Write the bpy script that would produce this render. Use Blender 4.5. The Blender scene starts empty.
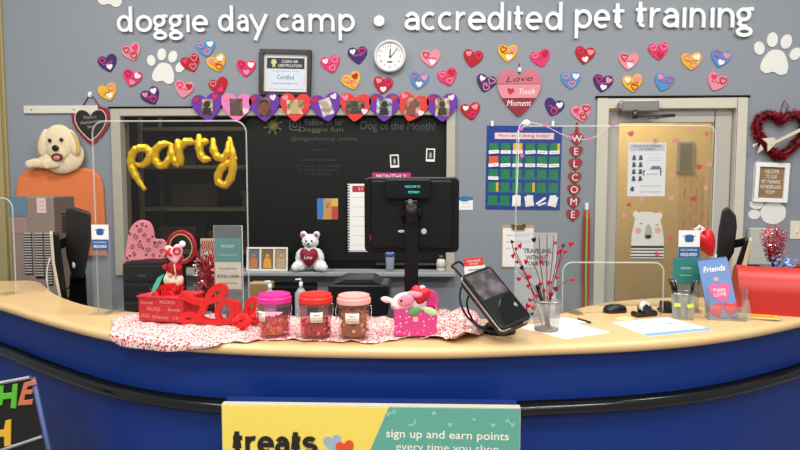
import bpy, bmesh, math, random
from mathutils import Vector, Matrix
R = random.Random(7)
scene = bpy.context.scene
col = scene.collection
PI = math.pi
rad = math.radians

# ------------------------------------------------------------------ camera
F = 600.0
HC = 1.55
PITCH = math.atan(41 / F)
YAW = rad(1.9)
CAM = Vector((0, 0, HC))
RM = Matrix.Rotation(YAW, 3, 'Z') @ Matrix.Rotation(PI / 2 - PITCH, 3, 'X')
CT = 1.0      # height of the counter top
W = 4.35      # the grey wall's front face (y)


def ray(px, py):
    return RM @ Vector(((px - 400) / F, -(py - 225) / F, -1))


def P(px, py, Y):
    d = ray(px, py)
    return CAM + d * (Y / d.y)


def G(px, py, z=CT):
    d = ray(px, py)
    return CAM + d * ((z - HC) / d.z)


cd = bpy.data.cameras.new('camera')
cam = bpy.data.objects.new('camera', cd)
col.objects.link(cam)
cam.matrix_world = Matrix.Translation(CAM) @ RM.to_4x4()
cd.sensor_width = 36
cd.lens = 36 * F / 800
cd.clip_start = 0.05
scene.camera = cam
scene.view_settings.view_transform = 'Standard'
scene.view_settings.look = 'None'
scene.view_settings.gamma = 1
scene.view_settings.use_curve_mapping = False
scene.view_settings.exposure = 0.0

# ------------------------------------------------------------------ materials
_mc = {}


def lin(c):
    if isinstance(c, str):
        c = tuple(int(c[i:i + 2], 16) / 255 for i in (0, 2, 4))
    return tuple((x / 12.92 if x <= 0.04045 else ((x + 0.055) / 1.055) ** 2.4) for x in c)


def mat(c, rough=0.6, metal=0.0, noise=0.08, scale=25, bump=0.0, emit=0.0, alpha=1.0, spec=0.5, coat=0.0):
    key = (c, rough, metal, noise, scale, bump, emit, alpha, spec, coat)
    if key in _mc:
        return _mc[key]
    m = bpy.data.materials.new('surface')
    m.use_nodes = True
    nt = m.node_tree
    b = nt.nodes['Principled BSDF']
    l = lin(c)
    b.inputs['Roughness'].default_value = rough
    b.inputs['Metallic'].default_value = metal
    b.inputs['Alpha'].default_value = alpha
    b.inputs['Specular IOR Level'].default_value = spec
    b.inputs['Coat Weight'].default_value = coat
    tc = nt.nodes.new('ShaderNodeTexCoord')
    nz = nt.nodes.new('ShaderNodeTexNoise')
    nz.inputs['Scale'].default_value = scale
    nz.inputs['Detail'].default_value = 3
    nt.links.new(tc.outputs['Object'], nz.inputs['Vector'])
    mx = nt.nodes.new('ShaderNodeMix')
    mx.data_type = 'RGBA'
    mx.inputs[6].default_value = (*[x * (1 - noise) for x in l], 1)
    mx.inputs[7].default_value = (*[min(1, x * (1 + noise)) for x in l], 1)
    nt.links.new(nz.outputs['Fac'], mx.inputs[0])
    nt.links.new(mx.outputs[2], b.inputs['Base Color'])
    if bump:
        bp = nt.nodes.new('ShaderNodeBump')
        bp.inputs['Strength'].default_value = bump
        bp.inputs['Distance'].default_value = 0.005
        nt.links.new(nz.outputs['Fac'], bp.inputs['Height'])
        nt.links.new(bp.outputs['Normal'], b.inputs['Normal'])
    if emit:
        b.inputs['Emission Color'].default_value = (*l, 1)
        b.inputs['Emission Strength'].default_value = emit
    _mc[key] = m
    return m


def spots(base, cols, scale=60, thr=0.35, rough=0.7, key2=0):
    """printed pattern: scattered little motifs on a base colour"""
    key = ('spots', base, cols, scale, thr, rough, key2)
    if key in _mc:
        return _mc[key]
    m = bpy.data.materials.new('printed_pattern')
    m.use_nodes = True
    nt = m.node_tree
    b = nt.nodes['Principled BSDF']
    b.inputs['Roughness'].default_value = rough
    tc = nt.nodes.new('ShaderNodeTexCoord')
    vo = nt.nodes.new('ShaderNodeTexVoronoi')
    vo.inputs['Scale'].default_value = scale
    nt.links.new(tc.outputs['Object'], vo.inputs['Vector'])
    sep = nt.nodes.new('ShaderNodeSeparateColor')
    nt.links.new(vo.outputs['Color'], sep.inputs[0])
    rp = nt.nodes.new('ShaderNodeValToRGB')
    rp.color_ramp.interpolation = 'CONSTANT'
    els = rp.color_ramp.elements
    for i, c in enumerate(cols):
        e = els[0] if i == 0 else (els[1] if i == 1 else els.new(0))
        e.position = i / len(cols)
        e.color = (*lin(c), 1)
    if len(cols) == 1:
        els[1].color = (*lin(cols[0]), 1)
    nt.links.new(sep.outputs[0], rp.inputs[0])
    lt = nt.nodes.new('ShaderNodeMath')
    lt.operation = 'LESS_THAN'
    lt.inputs[1].default_value = thr
    nt.links.new(vo.outputs['Distance'], lt.inputs[0])
    mx = nt.nodes.new('ShaderNodeMix')
    mx.data_type = 'RGBA'
    mx.inputs[6].default_value = (*lin(base), 1)
    nt.links.new(lt.outputs[0], mx.inputs[0])
    nt.links.new(rp.outputs[0], mx.inputs[7])
    nt.links.new(mx.outputs[2], b.inputs['Base Color'])
    _mc[key] = m
    return m


def clear(tint='ffffff', haze=0.03, gloss=0.05, key2=0):
    """thin clear sheet"""
    key = ('clear', tint, haze, gloss, key2)
    if key in _mc:
        return _mc[key]
    m = bpy.data.materials.new('clear_acrylic')
    m.use_nodes = True
    nt = m.node_tree
    nt.nodes.remove(nt.nodes['Principled BSDF'])
    out = nt.nodes['Material Output']
    tr = nt.nodes.new('ShaderNodeBsdfTransparent')
    tr.inputs[0].default_value = (*lin(tint), 1)
    df = nt.nodes.new('ShaderNodeBsdfDiffuse')
    df.inputs[0].default_value = (.9, .9, .9, 1)
    gl = nt.nodes.new('ShaderNodeBsdfGlossy')
    gl.inputs['Roughness'].default_value = 0.05
    lw = nt.nodes.new('ShaderNodeLayerWeight')
    pw = nt.nodes.new('ShaderNodeMath')
    pw.operation = 'POWER'
    pw.inputs[1].default_value = 4
    nt.links.new(lw.outputs['Facing'], pw.inputs[0])
    fr = nt.nodes.new('ShaderNodeMath')
    fr.operation = 'MULTIPLY_ADD'
    fr.inputs[1].default_value = .5
    fr.inputs[2].default_value = gloss * .3
    nt.links.new(pw.outputs[0], fr.inputs[0])
    a = nt.nodes.new('ShaderNodeMixShader')
    a.inputs[0].default_value = haze
    nt.links.new(tr.outputs[0], a.inputs[1])
    nt.links.new(df.outputs[0], a.inputs[2])
    c = nt.nodes.new('ShaderNodeMixShader')
    nt.links.new(fr.outputs[0], c.inputs[0])
    nt.links.new(a.outputs[0], c.inputs[1])
    nt.links.new(gl.outputs[0], c.inputs[2])
    nt.links.new(c.outputs[0], out.inputs[0])
    _mc[key] = m
    return m


def picture(cols, scale=14, seed=0):
    """blotchy printed photograph"""
    key = ('pic', cols, scale, seed)
    if key in _mc:
        return _mc[key]
    m = bpy.data.materials.new('printed_photo')
    m.use_nodes = True
    nt = m.node_tree
    b = nt.nodes['Principled BSDF']
    b.inputs['Roughness'].default_value = 0.4
    tc = nt.nodes.new('ShaderNodeTexCoord')
    mp = nt.nodes.new('ShaderNodeMapping')
    mp.inputs['Location'].default_value = (seed * 3.7, seed * 1.3, seed)
    nt.links.new(tc.outputs['Object'], mp.inputs[0])
    nz = nt.nodes.new('ShaderNodeTexNoise')
    nz.inputs['Scale'].default_value = scale
    nz.inputs['Detail'].default_value = 4
    nt.links.new(mp.outputs[0], nz.inputs['Vector'])
    rp = nt.nodes.new('ShaderNodeValToRGB')
    els = rp.color_ramp.elements
    n = len(cols)
    for i, c in enumerate(cols):
        e = els[0] if i == 0 else (els[1] if i == 1 else els.new(0.5))
        e.position = 0.33 + 0.34 * i / (n - 1)
        e.color = (*lin(c), 1)
    nt.links.new(nz.outputs['Fac'], rp.inputs[0])
    nt.links.new(rp.outputs[0], b.inputs['Base Color'])
    _mc[key] = m
    return m


# ------------------------------------------------------------------ mesh builder
def heart(w=1.0, h=None, n=40, tip=1.0):
    ctl = [(0, .30), (.1, .41), (.25, .465), (.4, .42), (.49, .27), (.48, .08), (.4, -.1), (.27, -.27), (.12, -.42), (0, -.5)]
    full = ctl + [(-x, y) for x, y in ctl[-2:0:-1]]
    k = max(1, round(n / 18))
    out = []
    m = len(full)
    for a in range(m):
        p0, p1, p2, p3 = full[a - 1], full[a], full[(a + 1) % m], full[(a + 2) % m]
        if a == 0:
            p0 = p1
        if a == m - 1:
            p3 = p2
        if a == 8:
            p3 = (0, -.53)
        for j in range(k):
            t = j / k
            out.append(tuple(0.5 * (2 * p1[c] + (p2[c] - p0[c]) * t + (2 * p0[c] - 5 * p1[c] + 4 * p2[c] - p3[c]) * t * t + (3 * p1[c] - p0[c] - 3 * p2[c] + p3[c]) * t ** 3) for c in (0, 1)))
    return [(x * w, y * (h or w * 0.92)) for x, y in out]


def ellipse(cx, cy, rx, ry, n=28, a0=0, a1=360, end=False):
    k = n + 1 if end else n
    return [(cx + rx * math.cos(rad(a0 + (a1 - a0) * i / n)), cy + ry * math.sin(rad(a0 + (a1 - a0) * i / n))) for i in range(k)]


def rrect(w, h, r, n=5, cx=0, cy=0):
    pts = []
    for sx, sy, a in ((1, 1, 0), (-1, 1, 90), (-1, -1, 180), (1, -1, 270)):
        for i in range(n + 1):
            t = rad(a + 90 * i / n)
            pts.append((cx + sx * (w / 2 - r) + r * math.cos(t), cy + sy * (h / 2 - r) + r * math.sin(t)))
    return pts


def rot2(pts, a, dx=0, dy=0, s=1):
    c, q = math.cos(rad(a)), math.sin(rad(a))
    return [((x * c - y * q) * s + dx, (x * q + y * c) * s + dy) for x, y in pts]


def spline(pts, k=6, closed=False):
    pts = [Vector(p) for p in pts]
    n = len(pts)
    out = []
    rng = n if closed else n - 1
    for i in range(rng):
        if closed:
            p0, p1, p2, p3 = pts[(i - 1) % n], pts[i], pts[(i + 1) % n], pts[(i + 2) % n]
        else:
            p1, p2 = pts[i], pts[i + 1]
            p0 = pts[i - 1] if i > 0 else p1 * 2 - p2
            p3 = pts[i + 2] if i + 2 < n else p2 * 2 - p1
        for j in range(k):
            t = j / k
            out.append(0.5 * ((2 * p1) + (p2 - p0) * t + (2 * p0 - 5 * p1 + 4 * p2 - p3) * t * t + (3 * p1 - p0 - 3 * p2 + p3) * t ** 3))
    if not closed:
        out.append(pts[-1])
    return out


class MB:
    def __init__(s):
        s.v, s.f, s.mi, s.sm, s.m = [], [], [], [], 0
        s.T = Matrix.Identity(4)

    def add(s, vs, fs, smooth=False):
        o = len(s.v)
        s.v += [s.T @ Vector(v) for v in vs]
        for f in fs:
            s.f.append([i + o for i in f])
            s.mi.append(s.m)
            s.sm.append(smooth)
        return s

    def box(s, c, d, rot=None):
        vs = []
        for z in (-1, 1):
            for y in (-1, 1):
                for x in (-1, 1):
                    v = Vector((x * d[0] / 2, y * d[1] / 2, z * d[2] / 2))
                    if rot:
                        v = rot @ v
                    vs.append(v + Vector(c))
        return s.add(vs, [(0, 1, 3, 2), (4, 5, 7, 6), (0, 1, 5, 4), (2, 3, 7, 6), (0, 2, 6, 4), (1, 3, 7, 5)])

    def bb(s, x0, x1, y0, y1, z0, z1):
        return s.box(((x0 + x1) / 2, (y0 + y1) / 2, (z0 + z1) / 2), (abs(x1 - x0), abs(y1 - y0), abs(z1 - z0)))

    def cyl(s, p0, p1, r0, r1=None, n=16, caps=True, smooth=True):
        r1 = r0 if r1 is None else r1
        p0, p1 = Vector(p0), Vector(p1)
        d = (p1 - p0).normalized()
        a = d.orthogonal().normalized()
        b = d.cross(a)
        vs = []
        for p, r in ((p0, r0), (p1, r1)):
            for i in range(n):
                t = 2 * PI * i / n
                vs.append(p + a * math.cos(t) * r + b * math.sin(t) * r)
        s.add(vs, [(i, (i + 1) % n, n + (i + 1) % n, n + i) for i in range(n)], smooth)
        if caps:
            s.add(vs[:n], [list(range(n))])
            s.add(vs[n:], [list(range(n))])
        return s

    def tube(s, pts, r, n=8, closed=False, rs=None):
        pts = [Vector(p) for p in pts]
        N = len(pts)
        rings = []
        a = None
        for i, p in enumerate(pts):
            q0 = pts[(i - 1) % N] if (closed or i > 0) else p
            q1 = pts[(i + 1) % N] if (closed or i < N - 1) else p
            d = (q1 - q0)
            d = d.normalized() if d.length > 1e-9 else Vector((0, 0, 1))
            if a is None:
                a = d.orthogonal().normalized()
            a = a - d * a.dot(d)
            a = a.normalized() if a.length > 1e-6 else d.orthogonal().normalized()
            b = d.cross(a)
            rr = rs[i] if rs else r
            rings.append([p + a * math.cos(2 * PI * k / n) * rr + b * math.sin(2 * PI * k / n) * rr for k in range(n)])
        vs = [v for rg in rings for v in rg]
        fs = []
        for i in range(N if closed else N - 1):
            j = (i + 1) % N
            for k in range(n):
                fs.append((i * n + k, i * n + (k + 1) % n, j * n + (k + 1) % n, j * n + k))
        s.add(vs, fs, True)
        if not closed:
            s.add(rings[0], [list(range(n))])
            s.add(rings[-1], [list(range(n))])
        return s

    def ell(s, c, r, nu=16, nv=10, rot=None):
        if not hasattr(r, '__len__'):
            r = (r, r, r)
        vs, fs = [], []
        for j in range(1, nv):
            for i in range(nu):
                th, ph = PI * j / nv, 2 * PI * i / nu
                vs.append(Vector((r[0] * math.sin(th) * math.cos(ph), r[1] * math.sin(th) * math.sin(ph), r[2] * math.cos(th))))
        vs += [Vector((0, 0, r[2])), Vector((0, 0, -r[2]))]
        if rot:
            vs = [rot @ v for v in vs]
        vs = [v + Vector(c) for v in vs]
        for j in range(nv - 2):
            for i in range(nu):
                fs.append((j * nu + i, j * nu + (i + 1) % nu, (j + 1) * nu + (i + 1) % nu, (j + 1) * nu + i))
        t, b = len(vs) - 2, len(vs) - 1
        for i in range(nu):
            fs.append((t, i, (i + 1) % nu))
            fs.append((b, (nv - 2) * nu + i, (nv - 2) * nu + (i + 1) % nu))
        return s.add(vs, fs, True)

    def prism(s, pts, y0, y1):
        """outline in x,z extruded along y"""
        n = len(pts)
        vs = [(p[0], y0, p[1]) for p in pts] + [(p[0], y1, p[1]) for p in pts]
        return s.add(vs, [list(range(n)), list(range(n, 2 * n))] + [(i, (i + 1) % n, n + (i + 1) % n, n + i) for i in range(n)])

    def slab(s, pts, z0, z1):
        """outline in x,y extruded along z"""
        n = len(pts)
        vs = [(p[0], p[1], z0) for p in pts] + [(p[0], p[1], z1) for p in pts]
        return s.add(vs, [list(range(n)), list(range(n, 2 * n))] + [(i, (i + 1) % n, n + (i + 1) % n, n + i) for i in range(n)])

    def puffy(s, pts, d, back=None, y=0, k=5):
        """outline in x,z puffed towards -y (and +y by back)"""
        n = len(pts)
        cx, cz = sum(p[0] for p in pts) / n, sum(p[1] for p in pts) / n
        for sg, dd in ((-1, d), (1, back or 0)):
            vs = []
            for j in range(k):
                t = math.cos(PI / 2 * j / k)
                yy = y + sg * dd * math.sin(PI / 2 * j / k)
                vs += [(cx + (p[0] - cx) * t, yy, cz + (p[1] - cz) * t) for p in pts]
            vs.append((cx, y + sg * dd, cz))
            fs = []
            for j in range(k - 1):
                for i in range(n):
                    fs.append((j * n + i, j * n + (i + 1) % n, (j + 1) * n + (i + 1) % n, (j + 1) * n + i))
            fs += [((k - 1) * n + i, (k - 1) * n + (i + 1) % n, k * n) for i in range(n)]
            s.add(vs, fs, True)
        return s

    def ribbon(s, pts, w, y0, y1, closed=False, ws=None):
        """flat stroke in x,z with thickness along y"""
        pts = [Vector((p[0], p[1])) for p in pts]
        N = len(pts)
        L, Rr = [], []
        for i, p in enumerate(pts):
            a = pts[(i - 1) % N] if (closed or i > 0) else None
            b = pts[(i + 1) % N] if (closed or i < N - 1) else None
            d0 = (p - a).normalized() if a is not None else None
            d1 = (b - p).normalized() if b is not None else None
            d0 = d0 if d0 is not None else d1
            d1 = d1 if d1 is not None else d0
            t = (d0 + d1)
            t = t.normalized() if t.length > 1e-6 else d1
            nrm = Vector((-t.y, t.x))
            c = max(0.5, abs(nrm.dot(Vector((-d1.y, d1.x)))))
            hw = (ws[i] if ws else w) / 2 / c
            L.append(p + nrm * hw)
            Rr.append(p - nrm * hw)
        vs = []
        for y in (y0, y1):
            vs += [(q.x, y - i * 3e-5, q.y) for i, q in enumerate(L)] + [(q.x, y - i * 3e-5, q.y) for i, q in enumerate(Rr)]
        fs = []
        for i in range(N if closed else N - 1):
            j = (i + 1) % N
            fs += [(i, j, N + j, N + i), (2 * N + i, 2 * N + j, 3 * N + j, 3 * N + i),
                   (i, j, 2 * N + j, 2 * N + i), (N + i, N + j, 3 * N + j, 3 * N + i)]
        if not closed:
            fs += [(0, N, 3 * N, 2 * N), (N - 1, 2 * N - 1, 4 * N - 1, 3 * N - 1)]
        return s.add(vs, fs)

    def lathe(s, prof, c=(0, 0, 0), n=28, smooth=True):
        vs, fs = [], []
        for r, z in prof:
            for i in range(n):
                t = 2 * PI * i / n
                vs.append((c[0] + r * math.cos(t), c[1] + r * math.sin(t), c[2] + z))
        for j in range(len(prof) - 1):
            for i in range(n):
                fs.append((j * n + i, j * n + (i + 1) % n, (j + 1) * n + (i + 1) % n, (j + 1) * n + i))
        s.add(vs, fs, smooth)
        for j in (0, len(prof) - 1):
            if prof[j][0] > 1e-5:
                s.add(vs[j * n:(j + 1) * n], [list(range(n))])
        return s

    def grid(s, P2, nx, ny, smooth=True):
        vs = [P2(i / nx, j / ny) for j in range(ny + 1) for i in range(nx + 1)]
        fs = [(j * (nx + 1) + i, j * (nx + 1) + i + 1, (j + 1) * (nx + 1) + i + 1, (j + 1) * (nx + 1) + i) for j in range(ny) for i in range(nx)]
        return s.add(vs, fs, smooth)

    def build(s, name, mats, parent=None, bevel=0, loc=None, rot=None, remesh=0, seg=2, weld=False, solid=0, displace=0):
        me = bpy.data.meshes.new(name)
        me.from_pydata([tuple(v) for v in s.v], [], s.f)
        if not isinstance(mats, (list, tuple)):
            mats = [mats]
        for m in mats:
            me.materials.append(m)
        me.polygons.foreach_set('material_index', s.mi)
        me.polygons.foreach_set('use_smooth', s.sm)
        bm = bmesh.new()
        bm.from_mesh(me)
        if weld or bevel or remesh or True:
            bmesh.ops.remove_doubles(bm, verts=bm.verts, dist=1e-6)
        bmesh.ops.recalc_face_normals(bm, faces=bm.faces)
        bm.to_mesh(me)
        bm.free()
        o = bpy.data.objects.new(name, me)
        col.objects.link(o)
        if parent:
            o.parent = parent
        if loc is not None:
            o.location = loc
        if rot is not None:
            o.rotation_euler = rot
        if solid:
            md = o.modifiers.new('solid', 'SOLIDIFY')
            md.thickness = solid
            md.offset = 0
        if remesh:
            md = o.modifiers.new('remesh', 'REMESH')
            md.mode = 'VOXEL'
            md.voxel_size = remesh
            md.use_smooth_shade = True
            md = o.modifiers.new('smooth', 'SMOOTH')
            md.iterations = 2
        if displace:
            tx = bpy.data.textures.new('fuzz', 'CLOUDS')
            tx.noise_scale = 0.01
            md = o.modifiers.new('fuzz', 'DISPLACE')
            md.texture = tx
            md.strength = displace
        if bevel:
            md = o.modifiers.new('bevel', 'BEVEL')
            md.width = bevel
            md.segments = seg
            md.limit_method = 'ANGLE'
            md.angle_limit = rad(40)
        return o


def thing(name, label, cat, loc=(0, 0, 0), rz=0, group=None, rot=None):
    o = bpy.data.objects.new(name, None)
    o.empty_display_size = 0.05
    col.objects.link(o)
    o.location = loc
    o.rotation_euler = rot if rot else (0, 0, rz)
    o['label'] = label
    o['category'] = cat
    if group:
        o['group'] = group
    return o


def tag(o, label, cat, group=None, kind=None):
    o['label'] = label
    o['category'] = cat
    if group:
        o['group'] = group
    if kind:
        o['kind'] = kind
    return o


def struct(o):
    o['kind'] = 'structure'
    return o


def text(body, m, parent, x, z, w=None, h=None, y=-0.001, t=0.0006, name='lettering', rz=0, align='C', shear=0, bold=0.0, flat=False, tilt=0):
    """printed or cut lettering in the x,z plane, fitted to a width and height, centred on x,z"""
    cu = bpy.data.curves.new(name, 'FONT')
    cu.body = body
    cu.size = 1
    cu.align_x = 'CENTER' if align == 'C' else 'LEFT'
    cu.shear = shear
    cu.offset = bold
    cu.resolution_u = 3
    o = bpy.data.objects.new(name, cu)
    col.objects.link(o)
    bpy.context.view_layer.update()
    dg = bpy.context.evaluated_depsgraph_get()
    me = bpy.data.meshes.new_from_object(o.evaluated_get(dg))
    bpy.data.objects.remove(o)
    xs = [v.co.x for v in me.vertices]
    ys = [v.co.y for v in me.vertices]
    if not xs:
        return None
    x0, x1, y0, y1 = min(xs), max(xs), min(ys), max(ys)
    sx = w / (x1 - x0) if w else None
    sy = h / (y1 - y0) if h else None
    sx = sx or sy
    sy = sy or sx
    c, q = math.cos(rad(tilt)), math.sin(rad(tilt))
    for v in me.vertices:
        a, b = (v.co.x - (x0 + x1) / 2) * sx, (v.co.y - (y0 + y1) / 2) * sy
        if flat:
            v.co = Vector((x + a * c - b * q, z + a * q + b * c, y))
        else:
            v.co = Vector((x + a * c - b * q, y, z + a * q + b * c))
    me.materials.clear()
    me.materials.append(m)
    o = bpy.data.objects.new(name, me)
    col.objects.link(o)
    o.parent = parent
    if t > .001:
        md = o.modifiers.new('thick', 'SOLIDIFY')
        md.thickness = t
        md.offset = 0
    return o


def dup(root):
    r = root.copy()
    col.objects.link(r)
    for ch in list(root.children):
        c = ch.copy()
        col.objects.link(c)
        c.parent = r
        for g in ch.children:
            d = g.copy()
            col.objects.link(d)
            d.parent = c
    return r


def onwall(name, label, cat, px, py, group=None, Y=W, off=0.0):
    p = P(px, py, Y - .008 - off)
    return thing(name, label, cat, (p.x, Y - off, p.z), 0, group)


S = W / F  # metres per pixel on the wall
# ================================================================== THE ROOM
WALLM = mat('8A9097', rough=0.55, noise=0.03, scale=1.5, bump=0.03)
CREAM = mat('CFC8B8', rough=0.45, noise=0.04, scale=8)
STEELF = mat('B9B4AA', rough=0.35, noise=0.04, scale=8)
BLACK = mat('0A0A0B', rough=0.35, noise=0.1, spec=.3)
BLACKM = mat('0C0C0D', rough=0.7, noise=0.15, spec=.15)
WHITE = mat('F2F2F0', rough=0.5, noise=0.02)
PAPER = mat('F3F1EC', rough=0.7, noise=0.02)
INK = mat('26262A', rough=0.7)
GREYINK = mat('77777C', rough=0.7)
CHROME = mat('B5B5B5', rough=0.25, metal=1.0, noise=0.03)
RED = mat('C3141C', rough=0.5, noise=0.1)
PINK = mat('E33A78', rough=0.55, noise=0.05)
LPINK = mat('EE9CAB', rough=0.6, noise=0.05)

wx0, wx1 = P(114, 190, W).x, P(455, 190, W).x
wz0, wz1 = P(285, 276, W).z, P(285, 108, W).z
dx0, dx1 = P(597.5, 184, W).x, P(747, 184, W).x
dx0, dx1 = P(597, 99, W).x, P(747, 97, W).x
dz1 = P(670, 98, W).z
XL, XR, ZT, TH = -3.9, 4.2, 3.5, 0.14


def wallpiece(mb, x0, x1, z0, z1):
    mb.bb(x0, x1, W, W + TH, z0, z1)


mb = MB()
wallpiece(mb, XL, wx0, 0, ZT)
wallpiece(mb, wx0, wx1, 0, wz0)
wallpiece(mb, wx0, wx1, wz1, ZT)
wallpiece(mb, wx1, dx0, 0, ZT)
wallpiece(mb, dx0, dx1, dz1, ZT)
wallpiece(mb, dx1, XR, 0, ZT)
wall = struct(mb.build('wall_back', WALLM))

FLOORM = mat('8C857C', rough=0.4, noise=0.06, scale=3)
struct(MB().bb(-6, 6, -3, W + 3.2, -0.1, 0).build('floor', FLOORM))
struct(MB().bb(XL - 0.14, XL, 1.5, W + TH, 0, ZT).build('wall_left', WALLM))
struct(MB().bb(XR, XR + 0.14, 1.5, W + TH, 0, ZT).build('wall_right', WALLM))
# beige post at the far left edge of the wall
a = P(-14, 100, W).x
b_ = P(4.5, 100, W).x
mb = MB().bb(a, b_, W - 0.05, W, 0, ZT)
mb.bb(b_, b_ + 0.015, W - 0.02, W, 0, ZT)
struct(mb.build('trim_1', mat('A89868', rough=0.5), bevel=0.004))

# back room behind the window (dark) and hall behind the glass door (tan)
DARK = mat('2A251E', rough=0.9)
mb = MB()
mb.bb(wx0 - 0.3, wx1 + 0.3, W + 1.5, W + 1.6, 0, 3)
mb.bb(wx0 - 0.4, wx0 - 0.3, W + TH, W + 1.6, 0, 3)
mb.bb(wx1 + 0.3, wx1 + 0.4, W + TH, W + 1.6, 0, 3)
mb.bb(wx0 - 0.4, wx1 + 0.4, W + TH, W + 1.6, 3, 3.1)
struct(mb.build('wall_storeroom', DARK))
TAN = mat('C4B284', rough=0.7, noise=0.06, scale=4)
mb = MB()
mb.bb(dx0 - 0.4, dx1 + 0.6, W + 1.3, W + 1.4, 0, 3)
mb.bb(dx0 - 0.5, dx0 - 0.4, W + TH, W + 1.4, 0, 3)
mb.bb(dx1 + 0.6, dx1 + 0.7, W + TH, W + 1.4, 0, 3)
mb.bb(dx0 - 0.5, dx1 + 0.7, W + TH, W + 1.4, 3, 3.1)
struct(mb.build('wall_hall', TAN))
# brick pier in the hall with a small dark vision panel above
Yh = W + 1.3
x0, x1 = P(678, 200, Yh).x, P(702, 200, Yh).x
mb = MB()
bz = P(690, 174, Yh).z
k = 0
z = 0.0
while z < bz - 0.02:
    off = 0.5 if k % 2 else 0
    wb = (x1 - x0) / 2
    for i in range(-1, 3):
        xa, xb = max(x0, x0 + (i + off) * wb + .004), min(x1, x0 + (i + 1 + off) * wb - .004)
        if xb > xa + 0.01:
            mb.bb(xa, xb, Yh - 0.008, Yh, z + .001, min(bz, z + 0.074))
    z += 0.075
    k += 1
struct(mb.build('trim_2', mat('BFA473', rough=0.8, noise=0.12, scale=9)))
a, b_ = P(677, 142, Yh), P(692, 172, Yh)
v = struct(MB().bb(a.x, b_.x, Yh - 0.03, Yh, b_.z, a.z).build('window_2', mat('8A8576', rough=0.3)))
MB().bb(a.x + .02, b_.x - .02, Yh - 0.035, Yh - 0.03, b_.z + .02, a.z - .02).build('pane', mat('5C5A50', rough=0.15), v)

# rack added in the storeroom to imitate store shelves reflected in the glass
t = thing('reflected_shelf_rack', 'dim metal rack standing in for store shelves reflected in the glass behind the gold balloon', 'shelving', ((wx0 + P(245, 1, W).x) / 2, W + 0.9, 0))
hw = 0.62
RACK = mat('A8A08E', rough=0.5, metal=0.2)
for q in (0.95, 1.32, 1.68, 2.0):
    MB().bb(-hw, hw, -0.2, 0.2, q, q + 0.03).build('shelf', RACK, t)
for sx in (-1, 1):
    for sy in (-1, 1):
        MB().bb(sx * hw - .015, sx * hw + .015, sy * .2 - .015, sy * .2 + .015, 0, 2.2).build('upright', RACK, t)
for i, (bx_, bw, bh, c, q) in enumerate([(-.35, .3, .2, '6E6452', .98), (.1, .34, .16, '7A6848', .98), (-.2, .4, .2, '5A5248', 1.35), (.32, .2, .14, '807662', 1.35), (-.3, .25, .15, '6A6050', 1.71)]):
    o = MB().bb(-bw / 2, bw / 2, -.12, .12, 0, bh).bb(-bw / 2 - .01, bw / 2 + .01, -.13, .13, bh - .04, bh).build('storage_box', mat(c, rough=.7), bevel=.004,
        loc=(t.location.x + bx_, W + 0.9, q + .002))
    tag(o, ['dim brown lidded box on the lowest rack shelf, left', 'dim wider brown lidded box on the lowest rack shelf, right', 'dim wide lidded box on the rack shelf second from bottom, left',
            'small dim lidded box on the rack shelf second from bottom, right', 'dim lidded box on the rack shelf third from bottom'][i], 'box', 'boxes on the dim rack of reflected shelves')

# window frame, glass and sill
fw = 0.07
win = struct(MB().bb(wx0, wx0 + fw, W - 0.02, W + 0.12, wz0, wz1).bb(wx1 - fw * .9, wx1, W - 0.02, W + 0.12, wz0, wz1)
             .bb(wx0 + fw, wx1 - fw * .9, W - 0.02, W + 0.12, wz1 - .055, wz1).bb(wx0 + fw, wx1 - fw * .9, W - .02, W + .12, wz0, wz0 + .05).build('window_1', mat('B8B1A0', rough=.4), bevel=.004))
MB().bb(wx0 - .012, wx1 + .012, W - .024, W, wz1, wz1 + .012).build('head_seal', BLACKM, win)
gx = P(246, 190, W).x
MB().bb(wx0 + fw, gx, W + 0.05, W + 0.056, wz0 + .05, wz1 - .055).build('pane', clear('DAD6CC', 0.0, 0.015, 1), win)
MB().bb(wx0 + .1, wx1 + .0, W - 0.14, W - 0.02, wz0 + .02, wz0 + .05).build('sill', mat('9A9C9F', rough=.4), win, bevel=.006)
SILL = wz0 + .05

# chalkboard inside the window
cx0, cx1, cz0, cz1 = gx, wx1 - fw * .9 - .004, wz0 + .115, wz1 - .057
CY = W + 0.035
board = thing('chalkboard', 'long black chalkboard with chalk writing mounted in the window frame', 'chalkboard', (0, CY, 0))
MB().bb(cx0, cx1, 0, 0.015, cz0, cz1).build('writing_surface', mat('0E100F', rough=.5, noise=.35, scale=3, spec=.3), board)
MB().bb(cx0 + .95, cx1, -.035, 0.0, cz0 - .03, cz0 - .015).build('chalk_tray', CHROME, board)
MB().bb(cx0, cx1, 0.0, 0.01, wz0 + .052, cz0 - .001).build('lower_strip', BLACKM, board)
CH = mat('6F726C', rough=.9)
CHY = mat('7D7A45', rough=.9)


def chalk(s, px, py, wpx, hpx, m=CH, tilt=0):
    p = P(px, py, CY)
    text(s, m, board, p.x, p.z, w=wpx * S * 1.01, h=hpx * S, y=-.001, name='chalk_writing', tilt=tilt)


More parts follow.
